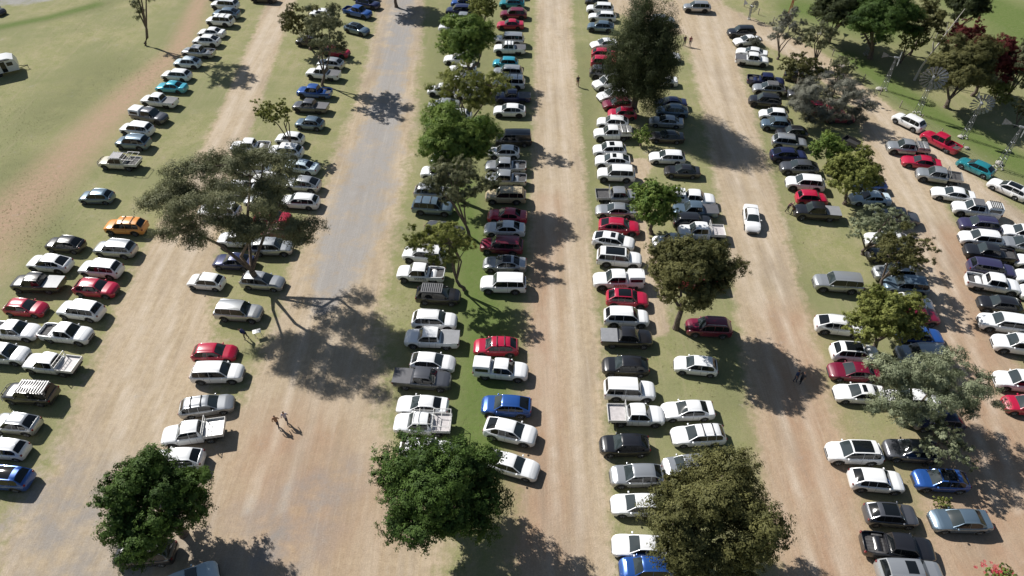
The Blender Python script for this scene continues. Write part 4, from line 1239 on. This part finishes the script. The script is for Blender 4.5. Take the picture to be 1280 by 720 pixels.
# marker rocks, mound and fallen branch
def rock(px, py, r_, label, m, n=1, flat=.6):
    mb = MB(); rr_ = random.Random(px)
    rings = []
    for i in range(6):
        a = math.pi*i/5; rings.append([(r_*(math.sin(a)+.02)*math.cos(t)*rr_.uniform(.8, 1.15), r_*(math.sin(a)+.02)*math.sin(t)*rr_.uniform(.8, 1.15), r_*flat*(1-math.cos(a))*.8-.03) for t in [2*math.pi*k/9 for k in range(9)]])
    mb.loft(rings, True, 0, True); tag(link('rock', mb.mesh('rock', m, True, 25), None, at(px, py)), label, 'rock')
rock(1098, 112, .45, 'white painted rock at the foot of the edge-on windmill', CONC)
rock(1200, 172, .4, 'pale rock at the foot of the windmill above the teal hatchback', CONC)
rock(1248, 205, .5, 'white rock beside the windmill above the long white wagon', CONC)
rock(1208, 186, .35, 'small grey rock beside the fence above the teal hatchback', mat('grey_rock', (.3,.28,.26), .9))
rock(1051, 84, .6, 'round pale stump-like rock under the small olive tree', mat('pale_rock', (.42,.38,.32), .9))
br = MB(); br.tube([(0,0,.05),(.8,.35,.18),(1.7,.5,.06)], [.05,.04,.015], 5); br.tube([(.8,.35,.18),(1.2,-.1,.3),(1.7,-.25,.08)], [.03,.025,.01], 5); br.tube([(.3,.1,.08),(.5,.6,.2)], [.03,.01], 5)
tag(link('fallen_branch', br.mesh('fallen_branch', mat('dry_wood', (.4,.33,.26), .85)), None, at(1158, 642)), 'dry fallen branch on the grass between the grey SUV and the grey sedan', 'branch')

# dry grass tufts and leaf litter: countless, one object
tr_ = np.random.RandomState(11); M_ = 60000
tx = tr_.uniform(-95, 95, M_); ty_ = tr_.uniform(20, 132, M_)
ix = np.clip(np.searchsorted(xs_, tx), 0, nx-1); iy = np.clip(np.searchsorted(ys_, ty_), 0, ny-1)
keep = (zd[iy, ix] < .35) & (za[iy, ix] < .3) & (tr_.rand(M_) < .35+.65*zg[iy, ix]); tx, ty_ = tx[keep], ty_[keep]; n = len(tx)
VV = []; 
ang = tr_.uniform(0, 6.28, (n, 3)); hgt = tr_.uniform(.02, .06, (n, 3)); 
base_ = np.stack([tx, ty_, np.full(n, -.03)], -1)[:, None, :]; dirv = np.stack([np.cos(ang), np.sin(ang), np.zeros_like(ang)], -1)
perp = np.stack([-np.sin(ang), np.cos(ang), np.zeros_like(ang)], -1)*.035
tip = base_ + dirv*.10 + np.stack([np.zeros_like(hgt), np.zeros_like(hgt), hgt], -1)
tri = np.stack([base_-perp+dirv*.02, base_+perp+dirv*.02, tip], 2).reshape(-1, 3)
gme = np_mesh('grass', tri, np.arange(len(tri)).reshape(-1, 3), [leafmat('grass_blades', (.24,.235,.11), (.34,.30,.17), .9, .4)])
ga = gme.attributes.new('tone', 'FLOAT', 'POINT'); ga.data.foreach_set('value', np.repeat(tr_.rand(n), 9).astype(np.float32))
tag(link('grass', gme), 'short dry grass tufts over the field', 'grass', None, 'stuff')

# ------------------------------------------------------------------ light
SUN_EL, AZ = R(41), math.atan2(-.78, 1.0)       # AZ: direction in which shadows fall
sd = bpy.data.lights.new('sun', 'SUN'); so = bpy.data.objects.new('sun', sd); col.objects.link(so)
sd.energy = 5.0; sd.angle = R(.53); sd.color = (1, .965, .91)
from mathutils import Vector
dirv_ = Vector((math.cos(AZ)*math.cos(SUN_EL), math.sin(AZ)*math.cos(SUN_EL), -math.sin(SUN_EL)))
so.rotation_euler = dirv_.to_track_quat('-Z', 'Y').to_euler(); so.location = (-60, 60, 80)
w = bpy.data.worlds.new('World'); scene.world = w; w.use_nodes = True
sky = w.node_tree.nodes.new('ShaderNodeTexSky'); sky.sky_type = 'NISHITA'; sky.sun_disc = False
sky.sun_elevation = SUN_EL; sx_, sy_ = -math.cos(AZ), -math.sin(AZ); sky.sun_rotation = math.atan2(sx_, sy_); sky.air_density = 1.2; sky.dust_density = .8
bg = w.node_tree.nodes['Background']; bg.inputs['Strength'].default_value = .05
w.node_tree.links.new(sky.outputs[0], bg.inputs['Color'])
vs = scene.view_settings; scene.display_settings.display_device = 'sRGB'
vs.view_transform = 'Standard'; vs.look = 'None'; vs.gamma = 1; vs.exposure = 0.33; vs.use_curve_mapping = False
scene.cycles.use_denoising = True; scene.cycles.max_bounces = 6; scene.cycles.transparent_max_bounces = 8
